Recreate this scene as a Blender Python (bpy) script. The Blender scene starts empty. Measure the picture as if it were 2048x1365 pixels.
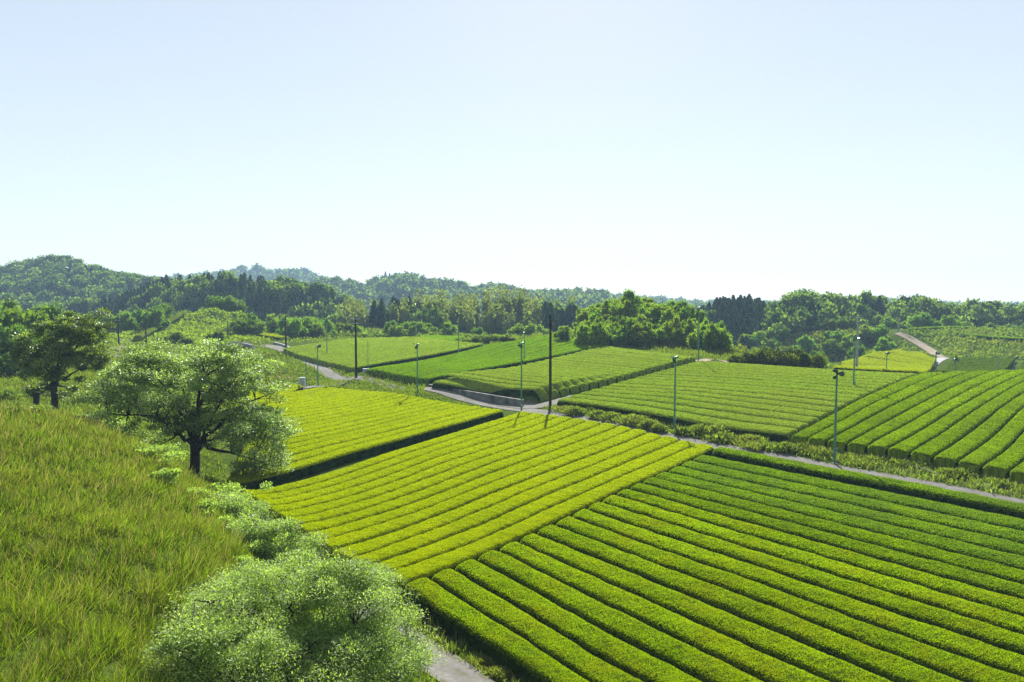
import bpy, math, random
import numpy as np
from mathutils import Vector, Matrix
R = math.radians
rng = np.random.default_rng(7)
random.seed(7)
scene = bpy.context.scene
COL = scene.collection

# ------------------------------------------------------------------ camera
W, H, F = 2048.0, 1365.0, 24.0 / 36.0 * 2048.0
CAMZ, HOR = 14.0, 600.0
PITCH = math.atan((H / 2 - HOR) / F)
cam_d = bpy.data.cameras.new('camera'); cam = bpy.data.objects.new('camera', cam_d); COL.objects.link(cam)
cam_d.lens = 24; cam_d.sensor_width = 36; cam_d.clip_start = 0.1; cam_d.clip_end = 12000
cam.location = (0, 0, CAMZ); cam.rotation_euler = (R(90) - PITCH, 0, 0)
scene.camera = cam
cp, sp = math.cos(PITCH), math.sin(PITCH)

def ray(px, py):
    """direction through a photo pixel, scaled so that its y component is 1"""
    a = (np.asarray(px, float) - W / 2) / F; b = -(np.asarray(py, float) - H / 2) / F
    y = cp + b * sp; z = -sp + b * cp
    return a / y, z / y

def atY(px, py, Y):
    dx, dz = ray(px, py)
    return np.array([float(dx) * Y, Y, CAMZ + float(dz) * Y])

# ------------------------------------------------------------------ terrain
CP = [(0,45,0),(10,45,0),(20,40,0),(30,35,0),(40,30,0),(10,30,-.1),(20,20,-.1),(-5,55,0),(-15,60,0),(-20,75,0),(-10,75,0),
      (5,65,0),(0,80,0),(12,58,0),(-28,92,0),(-10,92,0),(27,57,0),(20,65,0),(35.5,47.3,0),(60,20,0),(50,30,0),(-3,32,0),
      (1.5,24,-.3),(8,15,-.3),(20,5,-.2),(-1.3,23.2,.9),(-6,30,.35),(4,15,.9),(-10.5,36,.2),(-15.5,42,.15),(-22,52,.2),(-24.6,52,-.1),(-22,46,.5),(-4,34,0),(-9,39,0),(-13,43,0),(-17,47,0),(-20,56,0),
      (-6,20,2.2),(-4,17,1.7),(-12.9,35.5,.5),(-10.4,31.5,.4),(-7.8,27,.7),(-15.4,40,.3),(-17.5,43.5,.2),(-20.5,47.5,0),(-6.4,24,.9),(-10,0,6),(0,0,5),(10,-5,3),(-30,0,8),(25,-10,1),(60,-10,0),(-40,-30,8),(40,-40,0),(0,-40,4),
      (-14.5,103,0),(-1.6,90.6,0),(-30,121,0),(46,35,0),(70,60,1.5),(100,40,0),(100,-20,0),(-26,70,.2),(-34,92,.2),
      (40,200,3),(62,150,-1.5),(72,165,-5),(60,185,-6),(88,190,-6),(50,196,-3),(100,205,-6),(75,210,-8),(45,215,-5),(-90,40,8),(-120,120,5),(-150,30,7),(-150,200,6),(150,60,1),(150,150,1),(0,230,0),(100,230,2)]
for p in [(0,862,38),(150,830,46),(250,864,42),(330,908,40),(400,985,34),(450,1060,28),(480,1130,23.5),(0,1365,13),(150,1365,14),
          (300,1365,15.5),(0,1200,18),(200,1200,19),(330,1200,20),(0,1000,26),(200,1000,28),(350,1050,27),(-300,850,35),(-300,1200,16),
          (430,1365,18),(108,822,60),(20,826,70),(0,745,110),(200,760,90),(300,720,120),(240,690,170),(60,700,120),(-100,740,110),(-200,700,120),
          (560,752,122),(520,720,140),(600,735,128),(640,772,112),(500,700,155),(690,762,117),(640,735,133),(600,715,147),(555,694,160),(500,690,168),
          (1900,715,170),(1800,664,210),(2048,657,220),(1900,659,220),(2300,655,220),(1160,690,150),(1440,705,130),(1300,692,148),(1265,622,166),(1310,634,163),
          (1360,645,158),(1225,638,166),(1300,668,154),(430,615,225),(330,645,225),(250,672,225),(500,662,220),(400,675,185),(450,672,185),
          (560,672,210),(300,690,170)]:
    CP.append(tuple(atY(*p)))
for p in [(710,735,120),(970,688,150),(830,675,182),(590,683,165),(572,697,150),(700,692,158),(735,738,115),(855,757,102),(1210,690,141),
          (1090,672,172),(1000,715,132),(862,768,97),(1075,803,85),(1395,717,113),(1150,740,108),(1112,800,84.5),(1575,868,62.5),(1700,738,105),
          (1840,746,100),(1350,790,82),(1600,790,80),(2048,947,50),(1800,899,57),(2048,742,100),(1900,800,77),(2048,820,70),(2400,1010,48),(2400,745,100),
          (1680,738,128),(1870,742,125),(1760,700,175),(1850,712,160),(2030,715,160),(1960,742,125),(880,672,200),(1040,672,185),(2300,740,125)]:
    a = atY(*p); a[2] -= 1.0; CP.append(tuple(a))
CP = np.array(CP, float)
X0, X1, Y0, Y1 = -200, 240, -60, 300
def _solve():
    A = np.linalg.norm(CP[:, None, :2] - CP[None, :, :2], axis=2)
    n = len(CP)
    M = np.zeros((n + 3, n + 3)); M[:n, :n] = -A + np.eye(n) * -0.25 * 0 ; M[:n, :n] += np.eye(n) * 0.3
    M[:n, n] = 1; M[:n, n+1:] = CP[:, :2]; M[n, :n] = 1; M[n+1:, :n] = CP[:, :2].T
    return np.linalg.solve(M, np.concatenate([CP[:, 2], np.zeros(3)]))
_w = _solve()
gx, gy = np.meshgrid(np.arange(X0, X1 + 1), np.arange(Y0, Y1 + 1))
G = np.zeros(gx.shape)
for i in range(len(CP)):
    G -= _w[i] * np.hypot(gx - CP[i, 0], gy - CP[i, 1])
G += _w[len(CP)] + _w[len(CP)+1] * gx + _w[len(CP)+2] * gy
def blur(a, r):
    for ax in (0, 1):
        p = np.pad(a, [(r, r) if k == ax else (0, 0) for k in (0, 1)], mode='edge')
        c = np.cumsum(p, axis=ax)
        c = np.concatenate([np.zeros_like(np.take(c, [0], axis=ax)), c], axis=ax)
        n = 2 * r + 1
        a = (np.take(c, range(n, c.shape[ax]), axis=ax) - np.take(c, range(0, c.shape[ax] - n), axis=ax)) / n
    return a
G = blur(blur(G, 1), 1)
def sm(a, b, x):
    t = np.clip((np.asarray(x, float) - a) / (b - a), 0, 1); return t * t * (3 - 2 * t)
def near(x, y):
    fx = np.clip(x - X0, 0, X1 - X0 - 1.001); fy = np.clip(y - Y0, 0, Y1 - Y0 - 1.001)
    i = fx.astype(int); j = fy.astype(int); u = fx - i; v = fy - j
    return (G[j, i] * (1-u) + G[j, i+1] * u) * (1-v) + (G[j+1, i] * (1-u) + G[j+1, i+1] * u) * v
# every ridge: (name, distance, front width, back width, tree height, crest polyline in photo pixels)
RIDGES = dict(
  far   =(1300, 420, 300, 10, [(-700,560),(300,560),(470,548),(500,537),(530,541),(560,546),(590,541),(630,552),(680,566),(760,575),(1100,592),(1200,590),(1300,598),(1400,606),(1600,606),(1750,600),(1900,610),(2800,612)]),
  blue  =(800, 280, 200, 9, [(-700,620),(560,620),(620,570),(650,558),(700,560),(745,566),(775,550),(800,548),(830,550),(855,558),(900,566),(950,573),(1000,571),(1040,578),(1090,584),(1130,580),(1180,578),(1215,586),(1250,604),(1330,606),(1420,612),(1480,640),(2800,640)]),
  west  =(500, 190, 120, 8, [(-900,560),(-300,540),(0,533),(60,525),(130,518),(180,531),(230,541),(290,551),(350,560),(420,580),(520,620),(2800,660)]),
  cedar =(335, 90, 80, 9, [(-900,610),(0,612),(100,604),(150,592),(230,590),(290,562),(330,550),(400,546),(450,541),(520,547),(580,553),(640,562),(680,580),(720,598),(760,640),(2800,690)]),
  bamboo=(262, 50, 60, 8, [(-900,680),(560,680),(640,650),(690,604),(760,592),(800,586),(850,592),(920,602),(960,600),(1000,594),(1030,589),(1080,602),(1150,608),(1200,640),(1280,690),(2800,690)]),
  dark  =(290, 95, 80, 9, [(-900,690),(1300,690),(1385,612),(1440,586),(1490,580),(1530,590),(1570,612),(1640,650),(1700,690),(2800,690)]),
  east  =(275, 80, 80, 8, [(-900,690),(1480,690),(1530,612),(1570,588),(1600,580),(1650,581),(1700,588),(1740,582),(1780,596),(1830,586),(1870,592),(1900,600),(1960,598),(2048,608),(2300,598),(2800,620)]),
)
def ridge_z(name, x, y):
    D, wf, wb, th, cr = RIDGES[name]
    px = W / 2 + F * x / np.maximum(y, 1)
    cy = np.interp(px, [c[0] for c in cr], [c[1] for c in cr])
    zc = CAMZ - (cy - HOR) * D / F - th
    base = -9.0
    d = y - D
    prof = np.where(d < 0, 1 - sm(0, wf, -d), 1 - sm(0, wb, d))
    wob = 1 + 0.08 * np.sin(x * .045 + D) * np.sin(y * .06 + 1.3 * D)
    return base + np.maximum(zc - base, 0) * prof * wob
WALL_O = np.array([-1.6, 90.4]); WALL_T = np.array([-.713, .701]); WALL_N = np.array([.701, .713]); STEP = .8
def zt(x, y):
    x = np.asarray(x, float); y = np.asarray(y, float)
    n = near(x, y)
    # the tea terrace held up by the retaining wall
    d = (x - WALL_O[0]) * WALL_N[0] + (y - WALL_O[1]) * WALL_N[1]; a = (x - WALL_O[0]) * WALL_T[0] + (y - WALL_O[1]) * WALL_T[1]
    n = n + STEP * sm(1.5, 2.1, d) * (1 - sm(5, 24, d)) * sm(-4.5, -3.3, a) * (1 - sm(13.5, 15.5, a))
    far = np.full(n.shape, -9.0)
    for k in RIDGES: far = np.maximum(far, ridge_z(k, x, y))
    r = np.hypot(x * .75, np.maximum(y, 0))
    t = sm(242, 285, r)
    n = n * (1 - t) - 9.0 * t
    return np.where(y > 205, np.maximum(n, far), np.where(r > 242, np.maximum(n, far), n))
def gpt(px, py, h=0.0, ymin=8.0, ymax=700.0):
    """photo pixel -> point where its ray meets the terrain raised by h"""
    dx, dz = ray(px, py); dx = float(dx); dz = float(dz)
    Y = np.arange(ymin, ymax, .1)
    d = CAMZ + dz * Y - (zt(dx * Y, Y) + h)
    k = np.argmax(d < 0)
    if not (d < 0).any(): k = len(Y) - 1
    if k > 0 and d[k] < 0 and d[k-1] > 0:
        y = Y[k-1] + .1 * d[k-1] / (d[k-1] - d[k])
    else: y = Y[k]
    return np.array([dx * y, y, float(zt(dx * y, y))])

# ------------------------------------------------------------------ mesh helpers
def mesh_obj(name, V, Q, mats, parent=None, mi=None, rnd=None, smooth=False, tris=None):
    V = np.asarray(V, np.float32).reshape(-1, 3)
    faces = []
    nq = 0 if Q is None else len(Q); ntr = 0 if tris is None else len(tris)
    loops = np.concatenate([np.asarray(Q, np.int32).ravel() if nq else np.zeros(0, np.int32),
                            np.asarray(tris, np.int32).ravel() if ntr else np.zeros(0, np.int32)])
    starts = np.concatenate([np.arange(nq) * 4, nq * 4 + np.arange(ntr) * 3]).astype(np.int32)
    me = bpy.data.meshes.new(name)
    me.vertices.add(len(V)); me.vertices.foreach_set('co', V.ravel())
    me.loops.add(len(loops)); me.loops.foreach_set('vertex_index', loops.astype(np.int32))
    me.polygons.add(nq + ntr); me.polygons.foreach_set('loop_start', starts)
    if mi is not None: me.polygons.foreach_set('material_index', np.asarray(mi, np.int32))
    if smooth is not False:
        s = np.ones(nq + ntr, bool) if smooth is True else np.asarray(smooth, bool)
        me.polygons.foreach_set('use_smooth', s)
    else: me.polygons.foreach_set('use_smooth', np.zeros(nq + ntr, bool))
    if rnd is not None:
        a = me.attributes.new('rnd', 'FLOAT', 'FACE'); a.data.foreach_set('value', np.asarray(rnd, np.float32))
    me.update(calc_edges=True)
    for m in (mats if isinstance(mats, (list, tuple)) else [mats]): me.materials.append(m)
    o = bpy.data.objects.new(name, me); COL.objects.link(o)
    if parent is not None: o.parent = parent
    return o
class MB:
    """collects quads and triangles for ONE mesh"""
    def __init__(s): s.V = []; s.Q = []; s.n = 0; s.r = []; s.m = []; s.s = []
    def add(s, V, Q, rnd=None, mi=0, smooth=False):
        V = np.asarray(V, float).reshape(-1, 3); Q = np.asarray(Q, int).reshape(-1, 4)
        s.V.append(V); s.Q.append(Q + s.n); s.n += len(V)
        s.r.append(np.full(len(Q), .5) if rnd is None else np.asarray(rnd)); s.m.append(np.full(len(Q), mi)); s.s.append(np.full(len(Q), smooth))
        return s
    def build(s, name, mats, parent=None):
        return mesh_obj(name, np.concatenate(s.V), np.concatenate(s.Q), mats, parent, np.concatenate(s.m), np.concatenate(s.r), np.concatenate(s.s))
    def box(s, c, d, rz=0, mi=0):
        c = np.asarray(c, float); d = np.asarray(d, float) / 2
        v = np.array([(a, b, e) for e in (-1, 1) for b in (-1, 1) for a in (-1, 1)], float) * d
        ca, sa = math.cos(rz), math.sin(rz)
        v = np.stack([v[:, 0]*ca - v[:, 1]*sa, v[:, 0]*sa + v[:, 1]*ca, v[:, 2]], 1) + c
        return s.add(v, [(0,2,3,1),(4,5,7,6),(0,1,5,4),(2,6,7,3),(0,4,6,2),(1,3,7,5)], mi=mi)
    def tube(s, P, rad, seg=8, mi=0, cap=True):
        P = np.asarray(P, float); n = len(P)
        rad = np.full(n, rad) if np.isscalar(rad) else np.asarray(rad, float)
        T = np.gradient(P, axis=0); T /= np.linalg.norm(T, axis=1)[:, None] + 1e-9
        ref = np.where(np.abs(T[:, 2:3]) > .9, np.array([[1., 0, 0]]), np.array([[0., 0, 1]]))
        U = np.cross(T, ref); U /= np.linalg.norm(U, axis=1)[:, None] + 1e-9; Vv = np.cross(T, U)
        a = np.arange(seg) * 2 * math.pi / seg
        ring = P[:, None] + rad[:, None, None] * (np.cos(a)[None, :, None] * U[:, None] + np.sin(a)[None, :, None] * Vv[:, None])
        V = ring.reshape(-1, 3); Q = []
        i, j = np.meshgrid(np.arange(n-1), np.arange(seg), indexing='ij'); k = (j + 1) % seg
        Q = np.stack([i*seg+j, i*seg+k, (i+1)*seg+k, (i+1)*seg+j], 2).reshape(-1, 4)
        s.add(V, Q, mi=mi, smooth=True)
        if cap:
            for e, sgn in ((0, 1), (n-1, -1)):
                c = P[e]; base = ring[e]
                V = np.concatenate([base, [c]])
                Q = [(j, len(base), (j+1) % seg, (j+1) % seg) for j in range(0)]
                q = [(j, (j+1) % seg, (j+2) % seg, seg) for j in range(0, seg, 2)]
                s.add(V, q, mi=mi)
        return s
def unit(v): return v / (np.linalg.norm(v, axis=-1, keepdims=True) + 1e-9)
def leaf_quads(P, D, L, Wd, S=None):
    """diamond leaves: base at P, pointing along D"""
    n = len(P); D = unit(D)
    if S is None: S = rng.normal(size=(n, 3))
    S = unit(np.cross(D, S))
    L = np.broadcast_to(L, (n,))[:, None]; Wd = np.broadcast_to(Wd, (n,))[:, None]
    V = np.stack([P, P + D*L*.5 + S*Wd*.5, P + D*L, P + D*L*.5 - S*Wd*.5], 1).reshape(-1, 3)
    return V, np.arange(4*n).reshape(n, 4)
def fbm(x, y, sc, seed=0):
    v = np.zeros(np.shape(x))
    r = np.random.default_rng(seed)
    for o in range(5):
        a = r.uniform(0, 6.28); k = (2**o) / sc * 2 * math.pi
        b = a + r.uniform(1., 2.)
        v += np.sin((x*math.cos(a) + y*math.sin(a))*k + r.uniform(0, 6)) * np.sin((x*math.cos(b) + y*math.sin(b))*k*.8 + r.uniform(0, 6)) / (1.5**o)
    return v
def sphere(seg=10, rings=7):
    V = []; Q = []
    for i in range(rings + 1):
        t = math.pi * i / rings
        for j in range(seg): V.append((math.sin(t)*math.cos(2*math.pi*j/seg), math.sin(t)*math.sin(2*math.pi*j/seg), math.cos(t)))
    for i in range(rings):
        for j in range(seg): Q.append((i*seg+j, (i+1)*seg+j, (i+1)*seg+(j+1) % seg, i*seg+(j+1) % seg))
    return np.array(V), np.array(Q)
SPH = sphere()

# ------------------------------------------------------------------ materials
def new_mat(name):
    m = bpy.data.materials.new(name); m.use_nodes = True
    nt = m.node_tree; nt.nodes.clear()
    out = nt.nodes.new('ShaderNodeOutputMaterial')
    return m, nt, out
def N(nt, t, **k):
    n = nt.nodes.new(t)
    for a, b in k.items(): setattr(n, a, b)
    return n
def L(nt, a, b): nt.links.new(a, b)
def mixc(nt, fac, a, b, mode='MIX'):
    n = N(nt, 'ShaderNodeMix', data_type='RGBA', blend_type=mode)
    for sock, v in ((n.inputs[0], fac), (n.inputs[6], a), (n.inputs[7], b)):
        if hasattr(v, 'links'): L(nt, v, sock)
        elif isinstance(v, (int, float)): sock.default_value = v
        else: sock.default_value = (*v, 1)
    return n.outputs[2]
def noise(nt, scale, detail=3, rough=.55, vec=None):
    n = N(nt, 'ShaderNodeTexNoise'); n.inputs['Scale'].default_value = scale; n.inputs['Detail'].default_value = detail; n.inputs['Roughness'].default_value = rough
    if vec is not None: L(nt, vec, n.inputs['Vector'])
    return n.outputs['Fac']
def ramp(nt, fac, lo, hi):
    n = N(nt, 'ShaderNodeMapRange'); n.inputs[1].default_value = lo; n.inputs[2].default_value = hi; n.clamp = True
    L(nt, fac, n.inputs[0]); return n.outputs[0]
def foliage(name, dark, light, trans=.4, tcol=None, rough=.6, spec=.08, patch=None, patch_scale=.08, objvar=.0):
    m, nt, out = new_mat(name)
    at = N(nt, 'ShaderNodeAttribute', attribute_name='rnd')
    col = mixc(nt, at.outputs['Fac'], dark, light)
    geo = N(nt, 'ShaderNodeNewGeometry')
    if patch is not None:
        f = ramp(nt, noise(nt, patch_scale, 4, .6, geo.outputs['Position']), .38, .66)
        col = mixc(nt, f, col, mixc(nt, .6, col, patch))
    if objvar:
        oi = N(nt, 'ShaderNodeObjectInfo')
        h = N(nt, 'ShaderNodeHueSaturation'); L(nt, col, h.inputs['Color'])
        h.inputs['Hue'].default_value = .5
        mr = N(nt, 'ShaderNodeMapRange'); mr.inputs[3].default_value = 1 - objvar; mr.inputs[4].default_value = 1 + objvar
        L(nt, oi.outputs['Random'], mr.inputs[0]); L(nt, mr.outputs[0], h.inputs['Value'])
        mh = N(nt, 'ShaderNodeMapRange'); mh.inputs[3].default_value = .48; mh.inputs[4].default_value = .53
        mm = N(nt, 'ShaderNodeMath', operation='FRACT'); mu = N(nt, 'ShaderNodeMath', operation='MULTIPLY'); mu.inputs[1].default_value = 7.31
        L(nt, oi.outputs['Random'], mu.inputs[0]); L(nt, mu.outputs[0], mm.inputs[0]); L(nt, mm.outputs[0], mh.inputs[0]); L(nt, mh.outputs[0], h.inputs['Hue'])
        col = h.outputs['Color']
    if spec < .06:
        p = N(nt, 'ShaderNodeBsdfDiffuse'); L(nt, col, p.inputs['Color'])
    else:
        p = N(nt, 'ShaderNodeBsdfPrincipled'); L(nt, col, p.inputs['Base Color']); p.inputs['Roughness'].default_value = rough
        p.inputs['Specular IOR Level'].default_value = spec
    t = N(nt, 'ShaderNodeBsdfTranslucent')
    tc = tcol if tcol is not None else (1.25, 1.15, .5)
    L(nt, mixc(nt, 1.0, col, tc, 'MULTIPLY'), t.inputs['Color'])
    mx = N(nt, 'ShaderNodeMixShader'); mx.inputs[0].default_value = trans
    L(nt, p.outputs[0], mx.inputs[1]); L(nt, t.outputs[0], mx.inputs[2]); L(nt, mx.outputs[0], out.inputs['Surface'])
    return m
def solid(name, c1, c2, scale=2., rough=.8, spec=.3, bump=0., metal=0.):
    m, nt, out = new_mat(name)
    geo = N(nt, 'ShaderNodeNewGeometry')
    f = ramp(nt, noise(nt, scale, 5, .6, geo.outputs['Position']), .35, .68)
    p = N(nt, 'ShaderNodeBsdfPrincipled'); L(nt, mixc(nt, f, c1, c2), p.inputs['Base Color'])
    p.inputs['Roughness'].default_value = rough; p.inputs['Specular IOR Level'].default_value = spec; p.inputs['Metallic'].default_value = metal
    if bump:
        b = N(nt, 'ShaderNodeBump'); b.inputs['Strength'].default_value = bump; b.inputs['Distance'].default_value = .05
        L(nt, noise(nt, scale*6, 4, .6, geo.outputs['Position']), b.inputs['Height']); L(nt, b.outputs[0], p.inputs['Normal'])
    L(nt, p.outputs[0], out.inputs['Surface']); return m
M = {}
def build_mats():
    G = (1.0, 1.2, .22)
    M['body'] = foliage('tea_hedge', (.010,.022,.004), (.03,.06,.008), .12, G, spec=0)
    M['tea_yellow'] = foliage('tea_young_yellow', (.225,.275,.002), (.375,.43,.003), .5, (1.02,1.13,.08), spec=0, patch=(.37,.405,.003), patch_scale=.35)
    M['tea_mid'] = foliage('tea_olive_green', (.095,.165,.003), (.43,.54,.008), .45, G, spec=0, patch=(.32,.31,.006), patch_scale=.6)
    M['tea_deep'] = foliage('tea_deep_green', (.085,.155,.008), (.32,.43,.028), .42, G, spec=0, patch=(.12,.18,.06), patch_scale=.3)
    M['tea_pale'] = foliage('tea_pale_green', (.17,.24,.03), (.31,.41,.065), .42, (1.0,1.12,.4), spec=0, patch=(.26,.30,.06), patch_scale=.1)
    M['tea_fresh'] = foliage('tea_fresh_green', (.12,.21,.008), (.23,.35,.02), .45, G, spec=0, patch=(.15,.22,.03), patch_scale=.12)
    M['tea_right'] = foliage('tea_mid_green', (.09,.155,.004), (.34,.44,.013), .42, G, spec=0, patch=(.14,.19,.025), patch_scale=.25)
    M['tea_yellow_far'] = foliage('tea_far_yellow', (.24,.285,.010), (.36,.41,.018), .45, (1.05,1.15,.2), spec=0)
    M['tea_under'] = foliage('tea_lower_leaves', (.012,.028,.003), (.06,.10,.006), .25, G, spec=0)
    M['tea_olive_far'] = foliage('tea_far_olive', (.08,.12,.02), (.13,.18,.035), .35, G, spec=0)
    M['grass'] = foliage('meadow_grass', (.014,.030,.003), (.235,.33,.033), .5, (1.0,1.15,.3), spec=.08, patch=(.20,.215,.045), patch_scale=.3)
    M['straw'] = foliage('dry_stalks', (.16,.14,.05), (.40,.36,.15), .4, (1.05,1.05,.5), spec=.05)
    M['weed'] = foliage('verge_weeds', (.05,.085,.014), (.31,.37,.12), .45, G, spec=.1, patch=(.22,.20,.09), patch_scale=.5)
    M['bank'] = foliage('bank_grass', (.085,.125,.015), (.23,.29,.05), .45, G, spec=0, patch=(.2,.2,.05), patch_scale=.2)
    M['hill_grass'] = foliage('hill_grass', (.16,.22,.02), (.34,.42,.06), .4, G, spec=0, patch=(.26,.30,.05), patch_scale=.1)
    M['scrub'] = foliage('scrub_leaves', (.05,.09,.016), (.23,.30,.06), .4, G, spec=0, patch=(.22,.21,.06), patch_scale=.07)
    M['leaf_white'] = foliage('pale_glossy_leaf', (.065,.105,.024), (.53,.65,.24), .52, (.95,1.15,.45), rough=.45, spec=.35)
    M['leaf_front'] = foliage('grey_green_leaf', (.10,.17,.03), (.57,.70,.24), .52, (1.0,1.15,.35), rough=.5, spec=.2)
    M['leaf_dark'] = foliage('glossy_dark_leaf', (.02,.045,.006), (.36,.45,.10), .45, G, rough=.45, spec=.35)
    M['leaf_broad'] = foliage('broadleaf_crown', (.065,.12,.02), (.30,.41,.08), .45, G, spec=0, objvar=.3)
    M['leaf_grove'] = foliage('grove_crown', (.085,.14,.022), (.35,.45,.095), .48, G, spec=0, objvar=.28)
    M['leaf_far'] = foliage('far_broadleaf', (.05,.095,.026), (.28,.37,.10), .42, G, spec=0)
    M['leaf_conifer'] = foliage('conifer_needles', (.016,.038,.022), (.06,.105,.052), .25, G, spec=0)
    M['leaf_bamboo'] = foliage('bamboo_leaves', (.12,.155,.04), (.29,.33,.11), .45, (1.,1.1,.4), spec=0)
    M['leaf_bush'] = foliage('bush_leaves', (.03,.05,.012), (.16,.19,.035), .4, G, spec=0, objvar=.35)
    M['bark'] = solid('dark_bark', (.018,.014,.010), (.05,.04,.03), 6, .9, .1, .6)
    m, nt, out = new_mat('worn_concrete_lane')
    geo = N(nt, 'ShaderNodeNewGeometry'); at = N(nt, 'ShaderNodeAttribute', attribute_name='rnd')
    f1 = ramp(nt, noise(nt, .6, 6, .65, geo.outputs['Position']), .35, .68); f2 = ramp(nt, noise(nt, 5., 5, .7, geo.outputs['Position']), .45, .62)
    c = mixc(nt, f1, (.11,.106,.098), (.175,.17,.158)); c = mixc(nt, f2, c, (.105,.10,.085)); 
    e = N(nt, 'ShaderNodeMath', operation='MULTIPLY'); L(nt, ramp(nt, at.outputs['Fac'], .55, 0.), e.inputs[0]); L(nt, ramp(nt, noise(nt, 2.2, 5, .7, geo.outputs['Position']), .42, .56), e.inputs[1])
    c = mixc(nt, e.outputs[0], c, (.075,.075,.035))
    p = N(nt, 'ShaderNodeBsdfPrincipled'); L(nt, c, p.inputs['Base Color']); p.inputs['Roughness'].default_value = .95; p.inputs['Specular IOR Level'].default_value = .1
    L(nt, p.outputs[0], out.inputs['Surface']); M['asphalt'] = m
    M['dirt'] = solid('sandy_dirt', (.17,.13,.085), (.26,.21,.14), .8, .95, .1, .5)
    M['pale_dirt'] = solid('pale_dirt', (.20,.17,.125), (.28,.245,.19), .8, .95, .0, .4)
    M['concrete'] = solid('weathered_concrete', (.07,.07,.062), (.22,.215,.20), .9, .9, .2, .4)
    M['pale_concrete'] = solid('pale_concrete_edge', (.2,.2,.195), (.3,.3,.29), 1.5, .9, .2, .2)
    M['green_paint'] = solid('green_pole_paint', (.045,.16,.12), (.07,.22,.17), 3, .4, .5)
    M['dark_blade'] = solid('dark_green_blade', (.010,.045,.032), (.018,.07,.05), 3, .35, .5)
    M['brown_pole'] = solid('dark_brown_pole', (.018,.014,.012), (.04,.032,.026), 3, .85, .2)
    M['grey_pole'] = solid('grey_concrete_pole', (.22,.22,.22), (.32,.32,.31), 3, .8, .3)
    M['steel'] = solid('galvanised_steel', (.25,.27,.28), (.38,.40,.42), 4, .45, .5, 0, .3)
    M['cabinet'] = solid('pale_blue_cabinet', (.38,.46,.52), (.5,.57,.62), 3, .5, .4)
    M['wire'] = solid('wire', (.05,.052,.055), (.07,.072,.075), 3, .9, .0)
    M['stump'] = solid('dark_stump', (.012,.016,.010), (.035,.035,.022), 5, .9, .1, .6)
    M['rock'] = solid('grey_rock', (.16,.155,.16), (.30,.29,.29), .8, .9, .2, .7)
    # ground sheet
    m, nt, out = new_mat('ground_soil_and_grass')
    geo = N(nt, 'ShaderNodeNewGeometry')
    f1 = ramp(nt, noise(nt, .12, 5, .6, geo.outputs['Position']), .35, .68)
    f2 = ramp(nt, noise(nt, 1.6, 5, .65, geo.outputs['Position']), .35, .7)
    c = mixc(nt, f1, (.05,.085,.014), (.10,.13,.028)); c = mixc(nt, f2, c, (.035,.055,.010))
    p = N(nt, 'ShaderNodeBsdfPrincipled'); L(nt, c, p.inputs['Base Color']); p.inputs['Roughness'].default_value = 1; p.inputs['Specular IOR Level'].default_value = 0
    b = N(nt, 'ShaderNodeBump'); b.inputs['Strength'].default_value = .6; b.inputs['Distance'].default_value = .2
    L(nt, noise(nt, 2.5, 6, .7, geo.outputs['Position']), b.inputs['Height']); L(nt, b.outputs[0], p.inputs['Normal'])
    L(nt, p.outputs[0], out.inputs['Surface']); M['ground'] = m
build_mats()

# ------------------------------------------------------------------ tags
def tag(o, label=None, cat=None, group=None, kind=None):
    if label: o['label'] = label
    if cat: o['category'] = cat
    if group: o['group'] = group
    if kind: o['kind'] = kind
    return o
def empty(name, loc, rz=0):
    o = bpy.data.objects.new(name, None); COL.objects.link(o); o.location = loc; o.rotation_euler.z = rz; o.empty_display_size = .3
    return o
def copy_tree(o, parent=None):
    c = o.copy(); COL.objects.link(c)
    if parent is not None: c.parent = parent
    for ch in [k for k in o.children]: copy_tree(ch, c)
    return c

# ------------------------------------------------------------------ ground sheet
def axis(lo, hi, a, b):
    v = list(np.arange(a, b + 1, 1.0)); s = 1.0; x = b
    while x < hi: s *= 1.09; x += s; v.append(x)
    s = 1.0; x = a; w = []
    while x > lo: s *= 1.09; x -= s; w.append(x)
    return np.array(w[::-1] + v)
xs = axis(-3600, 3600, -90, 120); ys = axis(-400, 4200, -10, 235)
mx, my = np.meshgrid(xs, ys)
mz = zt(mx, my)
nx, ny = len(xs), len(ys)
i, j = np.meshgrid(np.arange(nx-1), np.arange(ny-1))
q = np.stack([j*nx+i, j*nx+i+1, (j+1)*nx+i+1, (j+1)*nx+i], 2).reshape(-1, 4)
g = mesh_obj('ground', np.stack([mx, my, mz], 2).reshape(-1, 3), q, M['ground'], smooth=True)
tag(g, kind='structure')

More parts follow.
